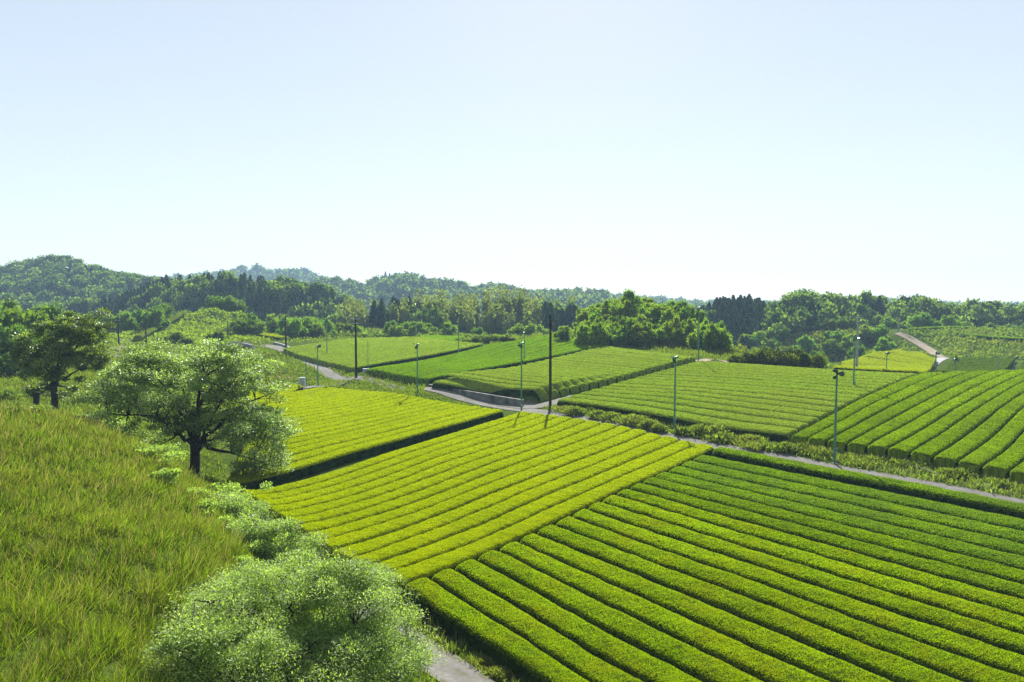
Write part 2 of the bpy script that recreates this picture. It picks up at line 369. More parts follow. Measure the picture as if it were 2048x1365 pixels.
def strip(name, pts, width, mat, lift=.05, kind='structure', seg=.7, wob=.12):
    P = np.array([np.asarray(p, float)[:2] for p in pts])
    d = np.concatenate([[0], np.cumsum(np.linalg.norm(np.diff(P, axis=0), axis=1))])
    s = np.linspace(0, d[-1], max(3, int(d[-1] / seg)))
    # smooth curve through the points
    C = np.stack([np.interp(s, d, P[:, k]) for k in (0, 1)], 1)
    for _ in range(6): C[1:-1] = (C[:-2] + 2*C[1:-1] + C[2:]) / 4
    T = unit(np.gradient(C, axis=0)); Nn = np.stack([-T[:, 1], T[:, 0]], 1)
    wd = np.interp(s, d, np.broadcast_to(width, len(P))) / 2
    us = np.linspace(-1, 1, 7)
    V = []
    for u in us:
        e = wob * fbm(C[:, 0] * 1.0, C[:, 1], 3., int(abs(u)*10) + (5 if u > 0 else 0)) * abs(u) * .4
        q = C + Nn * ((wd + e) * u)[:, None]
        V.append(np.concatenate([q, (zt(q[:, 0], q[:, 1]) + lift)[:, None]], 1))
    V = np.stack(V, 1).reshape(-1, 3); k = len(us); n = len(s)
    i, j = np.meshgrid(np.arange(n-1), np.arange(k-1), indexing='ij')
    Q = np.stack([i*k+j, i*k+j+1, (i+1)*k+j+1, (i+1)*k+j], 2).reshape(-1, 4)
    trk = np.interp(np.abs((us[:-1] + us[1:]) / 2), [0, .17, .5, .83, 1], [.35, .35, 1., .15, 0])
    o = mesh_obj(name, V, Q[:, ::-1], mat, smooth=True, rnd=np.clip(np.tile(trk, n-1) + rng.normal(0, .12, (n-1)*(k-1)), 0, 1))
    if kind: tag(o, kind=kind)
    return o
# the main farm road and its branches
_d = unit(np.array([15.6, -17.9])); _n = np.array([-.754, -.657])
far_edge = np.array([(-29.8,121.0),(-14.5,103.3),(-1.6,90.4),(19.9,65.2),(35.5,47.3),(60,19.),(80,-4.)])
rd = far_edge + _n * 1.15
strip('road', rd, 2.3, M['asphalt'], .06)
up = [gpt(*p) for p in [(690,764),(660,747),(630,732),(600,716),(575,704),(552,695),(520,691)]]
strip('road', up, [3.2]*5 + [3.6, 4.0], M['asphalt'], .07)
strip('road', [gpt(700,766), gpt(655,771), gpt(610,776), (-42,92,0)], [4.5,3.2,2.6,2.4], M['asphalt'], .08)
strip('dirt_path', [gpt(615,760), gpt(570,755), gpt(535,753), gpt(480,751)], 1.6, M['dirt'], .05)
strip('road', [(-1.0,90,0), gpt(1070,815,0), gpt(1092,812,0), gpt(1110,806,0), gpt(1150,792,0)], [3,3.4,3.2,2.6,2.2], M['asphalt'], .09)
LANE = gpt(905, 1345)[:2]; _a = np.array([.63,-.777]); _b = np.array([.777,.63])
strip('road', [LANE + np.array([.63,-.777])*a for a in (18,9,0,-9,-16)], 2.0, M['asphalt'], .06)
strip('dirt_path', [gpt(1492,735,0), gpt(1450,722), gpt(1425,718), gpt(1395,724)], 2.0, M['dirt'], .06)
strip('road', [gpt(1836,748,0,105), gpt(1850,738,0,105), gpt(1870,726,0,110), gpt(1890,716,0,120)], 2.2, M['pale_concrete'], .08)
TRACK = [gpt(1885,716,0,130), gpt(1862,702,0,150), gpt(1842,690,0,150), gpt(1820,677,0,150), gpt(1795,667,0,150)]
strip('dirt_path', [gpt(1885,716,0,130), gpt(1862,702,0,150), gpt(1842,690,0,150), gpt(1820,677,0,150), gpt(1795,667,0,150)], 2.2, M['pale_dirt'], .15)
strip('road', [gpt(225,716,0,60), gpt(240,695,0,60), gpt(252,680,0,60), gpt(262,674,0,60)], 3.0, M['asphalt'], .12)
strip('dirt_path', [gpt(-60,746,0,60), gpt(0,746,0,60), gpt(45,748,0,60)], 1.6, M['dirt'], .12)
strip('dirt_path', [gpt(-30,840,0,50), gpt(15,828,0,50), gpt(40,815,0,50)], 4.0, M['asphalt'], .12)

# ------------------------------------------------------------------ tea plots
ORD = ('first second third fourth fifth sixth seventh eighth ninth tenth eleventh twelfth thirteenth fourteenth fifteenth sixteenth seventeenth '
       'eighteenth nineteenth twentieth twenty-first twenty-second twenty-third twenty-fourth twenty-fifth twenty-sixth').split()
PROF_U = np.array([0.0, 0.0, .03, .10, .24, .40, .50, .60, .76, .90, .97, 1.0, 1.0])
def prof(u, crown):
    """hedge height over its width: steep sides, softly arched top"""
    v = np.abs(2*u - 1)
    return (1 - .15*crown*v**2) * np.clip((1 - v**10), 0, 1)**.5
ALLROWS = []
def tea_row(PL, PR, mat, h, gap, crown, label, group, dens=1.0, lsz=1.0, seg=.5, endcap=.35, under=None):
    """PL, PR: plan polylines of the two edges of a row (same number of points)"""
    def samp(P, t):
        d = np.linspace(0, 1, len(P)); return np.stack([np.interp(t, d, P[:, k]) for k in (0, 1)], -1)
    Lc = np.linalg.norm(PL[-1] - PL[0]) / 2 + np.linalg.norm(PR[-1] - PR[0]) / 2
    wmid = np.linalg.norm((PL[0] + PL[-1]) / 2 - (PR[0] + PR[-1]) / 2)
    n = max(6, int(Lc / seg))
    t = np.linspace(0, 1, n)
    t = np.unique(np.concatenate([t, [.0, .06/Lc, .25/Lc, .6/Lc, 1-.6/Lc, 1-.25/Lc, 1-.06/Lc]])); t = t[(t >= 0) & (t <= 1)]
    n = len(t)
    g = gap / max(wmid, .2) / 2
    def surf(tt, u, rag=True):
        a = samp(PL, tt); b = samp(PR, tt)
        uu = g + (1 - 2*g) * u
        q = a + (b - a) * uu[..., None]
        z0 = zt(q[..., 0], q[..., 1])
        e = np.minimum(tt, 1 - tt) * Lc
        ee = np.clip(e / endcap, 0, 1)
        endf = (1 - (1 - ee)**3)**.5
        hh = h * prof(u, crown) * endf
        hh = hh * (1 + .022 * fbm(q[..., 0], q[..., 1], 2.2, 3))
        return np.concatenate([q, (z0 + np.maximum(hh, 0.0))[..., None]], -1)
    T, U = np.meshgrid(t, np.array([0., .012, .05, .12, .25, .4, .5, .6, .75, .88, .95, .988, 1.]), indexing='ij')
    V = surf(T, U)
    k = U.shape[1]; kk = k
    V[..., 2] -= np.where((U == 0) | (U == 1), .05, 0)
    i, j = np.meshgrid(np.arange(n-1), np.arange(k-1), indexing='ij')
    Q = np.stack([i*k+j, (i+1)*k+j, (i+1)*k+j+1, i*k+j+1], 2).reshape(-1, 4)
    Vb = V.reshape(-1, 3); rb = rng.uniform(0, 1, len(Q))
    # young leaves
    mid = V.reshape(-1, 3)
    dist = np.linalg.norm(mid - np.array([0, 0, CAMZ]), axis=1)
    dmin, dmax = dist.min(), dist.max()
    k0 = .0019 * lsz
    area = Lc * wmid * 1.25
    Lmin = max(.05, k0 * dmin); dn = 1.9 * dens / (Lmin * Lmin * .55)
    cnt = int(min(area * dn, 110000))
    tt = rng.uniform(0, 1, cnt); uu = rng.uniform(0, 1, cnt)
    uu = .5 + (uu - .5) * 1.0
    P = surf(tt, uu)
    dd = np.linalg.norm(P - np.array([0, 0, CAMZ]), axis=1)
    keep = rng.uniform(0, 1, cnt) < (dmin / dd)**2
    # nothing out of view needs leaves
    px = W/2 + F * P[:, 0] / np.maximum(P[:, 1], .1)
    keep &= (px > -500) & (px < 2600) & (P[:, 1] > 12)
    P = P[keep]; uu = uu[keep]; dd = dd[keep]; m = len(P)
    if m:
        side = unit(samp(PR, np.array([.5])) - samp(PL, np.array([.5])))[0]
        out = np.zeros((m, 3)); v = 2*uu - 1
        out[:, :2] = side * (np.sign(v) * np.abs(v)**4)[:, None] * 1.2
        out[:, 2] = 1.0
        D = out * .9 + rng.normal(size=(m, 3)) * np.array([.55, .55, .35])
        Ls = np.maximum(.05, k0 * dd) * rng.uniform(.7, 1.35, m)
        # lower flanks carry only the old dark leaves
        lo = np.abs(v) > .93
        P = P - unit(D) * (Ls * .45)[:, None]
        Vl, Ql = leaf_quads(P, D, Ls, Ls * .5)
        rl = np.clip(rng.normal(.5, .30, m) + rng.normal(0, .06) + .09 * fbm(P[:, 0], P[:, 1], 3.2, 41) + .07 * fbm(P[:, 0], P[:, 1], 14., 42), 0, 1)
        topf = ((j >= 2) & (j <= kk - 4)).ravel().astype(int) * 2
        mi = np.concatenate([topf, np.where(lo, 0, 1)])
        Vall = np.concatenate([Vb, Vl]); Qall = np.concatenate([Q, Ql + len(Vb)]); ra = np.concatenate([rb, rl])
        smf = np.concatenate([np.ones(len(Q), bool), np.zeros(m, bool)])
    else:
        Vall, Qall, ra, mi, smf = Vb, Q, rb, np.zeros(len(Q)), np.ones(len(Q), bool)
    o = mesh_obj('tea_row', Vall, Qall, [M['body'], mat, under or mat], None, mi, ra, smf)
    tag(o, label, 'tea row', group)
    ALLROWS.append(o)
    return o
def poly_at(P, t):
    P = np.array([np.asarray(p, float)[:2] for p in P])
    d = np.concatenate([[0], np.cumsum(np.linalg.norm(np.diff(P, axis=0), axis=1))]); d /= d[-1]
    return np.stack([np.interp(t, d, P[:, k]) for k in (0, 1)], -1)
def plot(name, A, B, n, mat, where, start, h=1.0, gap=.22, crown=1.0, ts=None, te=None, bend=0.0, skip=(), **kw):
    """rows run from side A to side B (plan polylines); n rows"""
    ts = np.linspace(0, 1, n+1) if ts is None else np.asarray(ts); te = ts if te is None else np.asarray(te)
    S = poly_at(A, ts); E = poly_at(B, te)
    lines = []
    for k in range(n+1):
        a = np.linspace(0, 1, 17)[:, None]
        ln = S[k] + (E[k] - S[k]) * a
        d = E[k] - S[k]; nn = np.array([-d[1], d[0]]) / (np.linalg.norm(d) + 1e-9)
        ln = ln + nn * (bend * 4 * a * (1 - a))
        ln = ln + nn * (.03 * np.sin(a * 19 + k * 1.7) + .025 * np.sin(a * 41 + k * 2.9))
        lines.append(ln)
    q = -1
    for k in range(n):
        if k in skip: continue
        q += 1
        m = mat(k) if callable(mat) else mat
        gp = gap(k) if callable(gap) else gap
        lab = '%s tea row %s, in %s' % (ORD[q], start, where)
        hh = h * rng.uniform(.97, 1.03)
        tea_row(lines[k], lines[k+1], m, hh, gp, crown, lab, 'tea rows of %s' % where, **kw)
T1 = 1.0
def gt(px, py, **k): return gpt(px, py, T1, **k)
# plot 1: large foreground plot
A1 = [gt(803,1166), gt(1441,892)]
d0 = unit(gt(1098,1360)[:2] - A1[0][:2]); d1 = unit(gt(2048,1006)[:2] - A1[1][:2])
pitch = np.concatenate([np.linspace(1.45, 1.6, 12), np.linspace(1.62, 2.2, 6), [1.35, 1.9]])
cum = np.concatenate([[0], np.cumsum(pitch)]); ts1 = cum / cum[-1]
B1 = [A1[0][:2] + d0 * 22, A1[1][:2] + d1 * 52]
print('dirs', d0, d1)
n1 = len(ts1) - 1
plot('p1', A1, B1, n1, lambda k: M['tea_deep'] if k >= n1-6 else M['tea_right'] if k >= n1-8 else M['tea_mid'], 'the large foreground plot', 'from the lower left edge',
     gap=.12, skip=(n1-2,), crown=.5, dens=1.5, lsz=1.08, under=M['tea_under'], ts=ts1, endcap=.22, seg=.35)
# plot 2: bright yellow-green plot in the middle
plot('p2', [np.array([-18.2,45.2,0]), gt(640,1085), gt(800,1165)], [gt(1042,822), gt(1250,852), gt(1432,893)], 13, M['tea_yellow'], 'the bright yellow middle plot',
     'from the dirt path', gap=.03, crown=.32, seg=.4, h=1.0, dens=1.5)
# plot 3: yellow plot behind the pale-leaved tree
plot('p3', [gt(542,790), np.array([-20.4,47.6,0])], [gt(648,772), gt(833,792), gt(1008,819)], 20, M['tea_yellow'], 'the yellow plot behind the spreading tree',
     'from the road junction', gap=.03, crown=.32, h=.95, dens=1.5)
# plot 4: sliver beyond
plot('p4', [gt(440,786), gt(430,836)], [gt(560,764), gt(607,769)], 5, M['tea_yellow'], 'the small yellow plot beside the cabinet', 'from the grassy bank', gap=.14, crown=.6, h=.9)
# plot 5
plot('p5', [gt(566,697), gt(710,736)], [gt(700,678), gt(836,674), gt(968,688)], 17, M['tea_pale'], 'the pale plot beside the climbing road', 'from its top', gap=.08, crown=.4, dens=1.1)
# plot 6
plot('p6', [gt(968,692), gt(735,738), gt(855,757)], [gt(1085,671), gt(1212,688)], 16, M['tea_fresh'], 'the fresh green plot beyond the wall', 'from its far side', gap=.16, crown=.6, dens=.8,
     ts=np.concatenate([np.linspace(0,.5,9), np.linspace(.5,1,9)[1:]]) if False else None) if False else \
plot('p6', [gt(730,740), gt(857,758)], [gt(972,691), gt(1085,672), gt(1212,689)], 14, M['tea_fresh'], 'the fresh green plot beyond the wall', 'from its far side', gap=.10, crown=.45, dens=1.1)
# plot 7
plot('p7', [gt(1210,691), gt(862,764)], [gt(1392,714), gt(1240,752), gt(1079,790)], 20, M['tea_pale'], 'the pale plot above the concrete wall', 'from the wooded mound', gap=.13, crown=.7, dens=1.1)
# plot 8
plot('p8', [gt(1398,722), gt(1112,800)], [gt(1838,747), gt(1576,868)], 17, M['tea_pale'], 'the pale plot above the weedy verge', 'from the bush clump', gap=.14, crown=.7, dens=1.1)
# plot 9
A9 = [gt(1580,872), gt(1800,900), gt(2048,949), gt(2420,1022)]; B9 = [gt(1843,746), gt(2048,742), gt(2420,742)]
tsA = np.array([1580,1615,1652,1693,1733,1775,1819,1866,1915,1965,2017,2072,2130,2190,2255,2335,2420.])
pA = np.array([gt(x, np.interp(x, [1580,1800,2048,2420],[872,900,949,1022]))[:2] for x in tsA])
dA = np.concatenate([[0], np.cumsum(np.linalg.norm(np.diff(pA, axis=0), axis=1))]); dA /= dA[-1]
plot('p9', A9, B9, 16, M['tea_right'], 'the mid-green plot of wide rows', 'from the pale plot', gap=.16, crown=.45, dens=1.3, ts=dA, te=np.linspace(0, 1, 17), h=1.05, endcap=.2)
# far plots beyond the crest
def ff(px, py, y): return gpt(px, py, .9, ymin=y)
plot('p10', [ff(1666,736,112), ff(1690,704,112)], [ff(1834,742,112), ff(1872,716,112)], 8, M['tea_yellow_far'], 'the small yellow far plot', 'from the crest', gap=.3, crown=.8, h=.9)
plot('p11', [ff(1690,702,130), ff(1700,690,130)], [ff(1858,713,130), ff(1800,697,130)], 4, M['tea_yellow_far'], 'the thin yellow far strip', 'from the yellow plot', gap=.3, crown=.8, h=.9)
plot('p12', [ff(1868,742,112), ff(1905,715,112)], [ff(2005,742,112), ff(2030,717,112)], 8, M['tea_olive_far'], 'the olive plot by the white lane', 'from the crest', gap=.35, crown=.8, h=.9)
plot('p13', [ff(2020,744,112), ff(2048,720,112)], [ff(2330,744,112), ff(2330,720,112)], 7, M['tea_olive_far'], 'the olive plot at the frame edge', 'from the crest', gap=.35, crown=.8, h=.9)
plot('p14', [ff(842,676,170), ff(838,667,170)], [ff(905,682,170), ff(950,667,170)], 6, M['tea_fresh'], 'the small far plot below the bamboo', 'from the pale plot', gap=.3, crown=.6, h=.9, dens=.7)
plot('p15', [ff(330,664,150), ff(425,620,150)], [ff(450,668,150), ff(455,640,150)], 7, M['bank'], 'the grassy knoll terrace', 'from the knoll foot', gap=.5, crown=.6, h=.5, dens=.7) if False else None
for (pa, pb, lab) in [((1925,672),(2200,690),'low clipped hedge line crossing the scrub slope'), ((1825,661),(2200,659),'low clipped hedge line along the top of the scrub slope')]:
    a = gpt(*pa, .6, 150)[:2]; b_ = gpt(*pb, .6, 150)[:2]; nn = np.array([-(b_-a)[1], (b_-a)[0]])/np.linalg.norm(b_-a)
    tt = np.linspace(0, 1, 12)[:, None]
    o = tea_row(a + (b_-a)*tt, a + (b_-a)*tt + nn*1.6, M['tea_fresh'], 1.0, .1, .5, lab, 'hedge lines on the scrub slope'); o.name = 'hedge'; o['category'] = 'hedge'
for (pts, wd, hh_, mt, lab) in [([(285,682),(330,656),(370,634),(408,616)], 2.2, 1.6, M['scrub'], 'dark hedge climbing the left edge of the grassy knoll'),
                               ([(470,666),(510,672),(560,680)], 3.0, 1.0, M['tea_yellow_far'], 'yellow-green tea hedge on the terrace below the knoll')]:
    q = np.array([gpt(*p, .3, 150)[:2] for p in pts]); q = poly_at(q, np.linspace(0, 1, 14)); tq = unit(np.gradient(q, axis=0)); nq = np.stack([-tq[:, 1], tq[:, 0]], 1)
    o = tea_row(q, q + nq*wd, mt, hh_, .1, .5, lab, None); o.name = 'hedge'; o['category'] = 'hedge'
print('rows', len(ALLROWS))

# ------------------------------------------------------------------ scatter of grass and weeds
def in_poly(x, y, P):
    P = np.asarray(P); c = np.zeros(len(x), bool); j = len(P) - 1
    for i in range(len(P)):
        k = ((P[i][1] > y) != (P[j][1] > y)) & (x < (P[j][0]-P[i][0]) * (y-P[i][1]) / (P[j][1]-P[i][1] + 1e-12) + P[i][0])
        c ^= k; j = i
    return c
def blades(name, poly, mat, hgt, wid, cover, lean=.35, kmin=.0022, hscale=1.0, clump=.5, lay=.0):
    """grass over a plan polygon; density falls with distance"""
    P = np.array([p[:2] for p in poly])
    lo, hi = P.min(0), P.max(0)
    allV = []; allR = []
    step = 3.0
    for x in np.arange(lo[0], hi[0], step):
        for y in np.arange(lo[1], hi[1], step):
            d = math.hypot(math.hypot(x + step/2, y + step/2), 10)
            w = max(wid, kmin * d * .5); hh = max(hgt, kmin * d * 1.5)
            n = int(step * step * cover / (w * hh))
            if n: 
                a = np.stack([rng.uniform(x, x+step, n), rng.uniform(y, y+step, n)], 1)
                k = in_poly(a[:, 0], a[:, 1], P); a = a[k]
                allV.append(np.concatenate([a, np.full((len(a), 1), w), np.full((len(a), 1), hh)], 1))
    A = np.concatenate(allV); m = len(A)
    cl = fbm(A[:, 0], A[:, 1], 2.3, 11); cl2 = fbm(A[:, 0], A[:, 1], 7., 12)
    k = rng.uniform(0, 1, m) < np.clip(.75 + clump * cl * .5, .15, 1)
    A = A[k]; cl = cl[k]; cl2 = cl2[k]; m = len(A)
    base = np.stack([A[:, 0], A[:, 1], zt(A[:, 0], A[:, 1]) - .03], 1)
    D = rng.normal(size=(m, 3)) * lean; D[:, 2] = 1
    D[:, 0] += lay * (.6 + .5 * cl2); D[:, 1] += -lay * .3
    hh = A[:, 3] * rng.uniform(.5, 1.3, m) * np.clip(1 + .3 * cl + .2 * cl2, .4, 1.8) * hscale
    V, Q = leaf_quads(base, D, hh, A[:, 2] * rng.uniform(.7, 1.3, m))
    r = np.clip(rng.normal(.42, .26, m) + .10 * cl2 + .12 * fbm(A[:, 0], A[:, 1], .9, 13), 0, 1)
    o = mesh_obj(name, V, Q, mat, None, None, r)
    tag(o, kind='stuff')
    print(name, m)
    return o
pg = lambda *a: [gpt(*p) for p in a]
knoll = [(-6,11),(-7.6,18),(-9.2,23.5),(-11.2,27.8),(-15,34),(-18,40),(-24,49),(-34,56),(-44,50),(-44,30),(-30,14),(-18,9)]
blades('meadow_grass', [np.array([*p]) for p in knoll], M['grass'], .46, .016, 3.2, lean=.55, lay=.3, kmin=.0015, clump=1.1)
blades('meadow_grass', [np.array([*p]) for p in knoll], M['grass'], .17, .02, 1.3, lean=.7, kmin=.0016, clump=.1)
blades('meadow_stalks', [np.array([*p]) for p in knoll], M['straw'], .70, .010, .34, lean=.35, lay=.35, kmin=.0011, clump=1.6)
blades('bank_grass', [LANE - _b*1.0 + _a*10, LANE - _b*1.0 - _a*18, LANE - _b*4 - _a*18, LANE - _b*6 + _a*10], M['bank'], .3, .03, 1.8, lean=.5)
left_bank = [(-24,49),(-18,40),(-15,34),(-11.2,27.8),(-7.6,18),(-4.5,24),(-10,34),(-17,44),(-24,56),(-33,75),(-40,92),(-52,120),(-110,150),(-120,90),(-80,52),(-34,56)]
blades('bank_grass', [np.array([*p]) for p in left_bank], M['bank'], .35, .05, .8, lean=.5)
verge = [gpt(1108,812), gpt(1250,838), gpt(1400,862), gpt(1575,884), gpt(1800,915), gpt(2048,962), gpt(2400,1030), (62,20), (36,46.6), (20,65), (8,79), (3.5,84.5)]
blades('verge_weeds', verge, M['weed'], .5, .09, 1.6, lean=.6, clump=1.3)
v2 = [gpt(715,768), gpt(735,748), gpt(850,772), gpt(848,796), gpt(833,785)]
blades('bank_grass', v2, M['bank'], .4, .12, 1.4, lean=.5)
v3 = [gpt(700,757), gpt(660,740), gpt(640,727), gpt(705,742), gpt(712,755)]
blades('bank_grass', v3, M['bank'], .4, .12, 1.4, lean=.5)
v4 = [gpt(672,762), gpt(630,738), gpt(590,716), gpt(545,700), gpt(490,694), gpt(420,720), gpt(420,775), gpt(600,762)]
blades('bank_grass', v4, M['bank'], .45, .12, 1.3, lean=.5, clump=1.0)
blades('bank_grass', [far_edge[0] + _n*3, far_edge[1] + _n*3, far_edge[2] + _n*3, far_edge[2] + _n*5.4, far_edge[1] + _n*6.5, far_edge[0] + _n*9], M['bank'], .35, .1, 1.5, lean=.5)
blades('bank_grass', [gpt(1200,694), gpt(1390,716), gpt(1480,728), gpt(1500,716), gpt(1450,700), gpt(1150,686)], M['bank'], .5, .15, 1.3, lean=.5)
blades('bank_grass', [gpt(985,692), gpt(1085,672), gpt(1210,690), (40,160), (20,175), (-8,185)], M['bank'], .5, .18, 1.2, lean=.5)
v5 = [LANE + _b*.9 + _a*12, LANE + _b*.9 - _a*14, LANE + _b*3.6 - _a*14, LANE + _b*3.6 + _a*12]
blades('verge_weeds', [np.array([*p]) for p in v5], M['weed'], .42, .045, 2.6, lean=.6, clump=1.0)
# rough growth on the far slopes
def rough(name, poly, mat, size, n, avoid=None, flat=.6):
    P = np.array([p[:2] for p in poly]); lo, hi = P.min(0), P.max(0)
    a = rng.uniform(lo, hi, (n*4, 2)); a = a[in_poly(a[:, 0], a[:, 1], P)][:n]
    if avoid is not None:
        tt = np.linspace(0, 1, 120); q = poly_at(avoid, tt)
        a = a[np.min(np.linalg.norm(a[:, None] - q[None], axis=2), axis=1) > 2.0]
    m = len(a)
    cl = fbm(a[:, 0], a[:, 1], 9., 21); k = rng.uniform(0, 1, m) < np.clip(.65 + .45 * cl, .1, 1); a = a[k]; cl = cl[k]; m = len(a)
    base = np.stack([a[:, 0], a[:, 1], zt(a[:, 0], a[:, 1]) + rng.uniform(0, .5, m) * np.clip(.6 + cl, 0, 2) * size], 1)
    D = rng.normal(size=(m, 3)); D[:, 2] = np.abs(D[:, 2]) + flat
    s = size * rng.uniform(.5, 1.3, m)
    V, Q = leaf_quads(base, D, s, s * .7)
    o = mesh_obj(name, V, Q, mat, None, None, np.clip(rng.normal(.45, .25, m) + .15*cl, 0, 1)); tag(o, kind='stuff'); return o
rough('scrub', [gpt(1790,716,0,140), gpt(1900,716,0,140), gpt(2500,720,0,140), (230,235), (190,240), gpt(1800,663,0,150)], M['scrub'], .8, 26000, TRACK)
rough('scrub', [gpt(1400,700,0,100), gpt(1640,738,0,100), gpt(1690,712,0,100), (70,140), (50,145), (15,152), (25,138)], M['scrub'], .6, 14000)
rough('scrub', [(54,136), (61,138), (79,178), (98,192), (128,240), (30,240), (40,200), (48,180)], M['scrub'], 1.1, 30000)
rough('scrub', [(-66,200), (-20,206), (24,196), (34,240), (-70,240)], M['scrub'], 1.2, 26000)
rough('hillside_grass', [gpt(250,690,0,120), gpt(400,690,0,140), gpt(560,680,0,150), gpt(560,672,0,150), (-95,232), (-150,232), (-150,190)], M['hill_grass'], .6, 34000)
rough('field_grass', [(-120,120), (-40,118), (-60,165), (-110,185), (-160,180)], M['bank'], .5, 12000)
rough('field_grass', [(-75,165), (-20,185), (30,170), (60,150), (45,215), (-100,215)], M['bank'], .5, 14000)

# ------------------------------------------------------------------ trees
def crown_cards(centers, radii, n, size, aspect=.6, up=.35, shell=.5):
    c = len(centers); k = rng.integers(0, c, n)
    d = unit(rng.normal(size=(n, 3))); r = rng.uniform(shell, 1.22, n)
    P = centers[k] + d * r[:, None] * radii[k]
    D = d * .8 + rng.normal(size=(n, 3)) * .6; D[:, 2] += up
    s = size * rng.uniform(.6, 1.4, n)
    V, Q = leaf_quads(P - unit(D) * (s*.4)[:, None], D, s, s * aspect)
    return V, Q, np.clip(rng.normal(.45, .22, n) + .2 * d[:, 2] * 0, 0, 1)
def core_blobs(centers, radii, f=.78):
    Vs = []; Qs = []; k = 0
    sv, sq = SPH
    for c, r in zip(centers, radii):
        v = sv * r * f * (1 + .12 * rng.normal(size=(len(sv), 1))) + c
        Vs.append(v); Qs.append(sq + k); k += len(sv)
    return np.concatenate(Vs), np.concatenate(Qs)
def proto_broad(n_lobes=9, n=420, size=.16, flat=.8, seed=0):
    """unit crown: about 1 wide radius, base at z=0"""
    global rng
    old = rng; rng = np.random.default_rng(seed)
    C = []; Rr = []
    for i in range(n_lobes):
        a = rng.uniform(0, 6.28); rr = rng.uniform(.15, .62); z = rng.uniform(.55, 1.25) * flat
        C.append((math.cos(a)*rr, math.sin(a)*rr, z)); s = rng.uniform(.33, .52); Rr.append((s, s, s*.8))
    C.append((0, 0, 1.3*flat)); Rr.append((.45, .45, .36)); C.append((0, 0, .75*flat)); Rr.append((.62, .62, .5))
    C = np.array(C); Rr = np.array(Rr)
    V1, Q1 = core_blobs(C, Rr, .7); V2, Q2, r2 = crown_cards(C, Rr, n, size, .7, .4, .72)
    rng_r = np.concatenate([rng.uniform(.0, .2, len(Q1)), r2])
    out = (np.concatenate([V1, V2]), np.concatenate([Q1, Q2 + len(V1)]), rng_r); rng = old
    return out
def proto_rough(n, size, seed):
    global rng
    old = rng; rng = np.random.default_rng(seed)
    C = []; Rr = []
    for i in range(22):
        a = rng.uniform(0, 6.28); z = rng.uniform(.2, 1.25); rr = rng.uniform(.1, .85)*(1.05 - .45*abs(z - .55)/.7)
        C.append((math.cos(a)*rr*1.1, math.sin(a)*rr*.9, z)); q = rng.uniform(.18, .42); Rr.append((q, q, q*.75))
    C.append((0, 0, .6)); Rr.append((.5, .45, .45))
    C = np.array(C); Rr = np.array(Rr)
    V1, Q1 = core_blobs(C, Rr, .66); V2, Q2, r2 = crown_cards(C, Rr, n, size, .7, .4, .7)
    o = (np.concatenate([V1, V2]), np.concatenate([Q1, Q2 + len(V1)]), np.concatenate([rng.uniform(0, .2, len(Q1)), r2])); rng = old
    return o
def proto_conifer(n=260, seed=0):
    global rng
    old = rng; rng = np.random.default_rng(seed)
    z = rng.uniform(.1, 1, n)**.9; a = rng.uniform(0, 6.28, n); r = (1.04 - z) * .30 * (1 + .25*np.sin(z*40)) * rng.uniform(.75, 1.1, n)
    P = np.stack([np.cos(a)*r, np.sin(a)*r, z], 1)
    D = np.stack([np.cos(a), np.sin(a), rng.normal(-.25, .35, n)], 1)
    s = .13 * rng.uniform(.6, 1.3, n) * (1.25 - z*.6)
    V, Q = leaf_quads(P - unit(D)*(s*.4)[:, None], D, s, s*.7)
    # inner cone
    sv = []; sq = []; seg = 8
    for t in np.linspace(.08, 1, 7):
        for j in range(seg): sv.append((math.cos(j*6.283/seg)*(1.03-t)*.24, math.sin(j*6.283/seg)*(1.03-t)*.24, t))
    for i in range(6):
        for j in range(seg): sq.append((i*seg+j, i*seg+(j+1) % seg, (i+1)*seg+(j+1) % seg, (i+1)*seg+j))
    sv = np.array(sv); sq = np.array(sq)
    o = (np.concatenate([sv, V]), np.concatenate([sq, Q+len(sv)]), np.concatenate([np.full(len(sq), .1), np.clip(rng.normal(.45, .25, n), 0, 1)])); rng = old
    return o
def proto_bamboo(n=170, seed=0):
    """a clump of feathery culm tips"""
    global rng
    old = rng; rng = np.random.default_rng(seed)
    Vs = []; Qs = []; rs = []; k = 0
    for i in range(6):
        a = rng.uniform(0, 6.28); rr = rng.uniform(0, .5); bx, by = math.cos(a)*rr, math.sin(a)*rr; top = rng.uniform(1.1, 1.7); la = rng.uniform(0, 6.28)
        z = rng.uniform(.15, 1, n//6); m = len(z)
        w = .22 * np.sin(np.clip(z*1.0, 0, 1)*math.pi)**.6 + .03
        b = rng.uniform(0, 6.28, m); lean = .28 * z**2.5
        P = np.stack([bx + math.cos(la)*lean + np.cos(b)*w*rng.uniform(.4, 1, m), by + math.sin(la)*lean + np.sin(b)*w*rng.uniform(.4, 1, m), z*top], 1)
        D = np.stack([np.cos(b), np.sin(b), rng.normal(-.1, .5, m)], 1); s = .2*rng.uniform(.6, 1.3, m)
        V, Q = leaf_quads(P, D, s, s*.65); Vs.append(V); Qs.append(Q+k); k += len(V); rs.append(np.clip(rng.normal(.5, .25, m), 0, 1))
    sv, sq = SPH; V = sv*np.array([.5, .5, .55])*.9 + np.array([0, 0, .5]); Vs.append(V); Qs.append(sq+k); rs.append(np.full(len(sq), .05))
    o = (np.concatenate(Vs), np.concatenate(Qs), np.concatenate(rs)); rng = old
    return o
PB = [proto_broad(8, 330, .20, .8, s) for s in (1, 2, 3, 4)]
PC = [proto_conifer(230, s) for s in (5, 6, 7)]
PM = [proto_bamboo(180, s) for s in (8, 9, 10)]
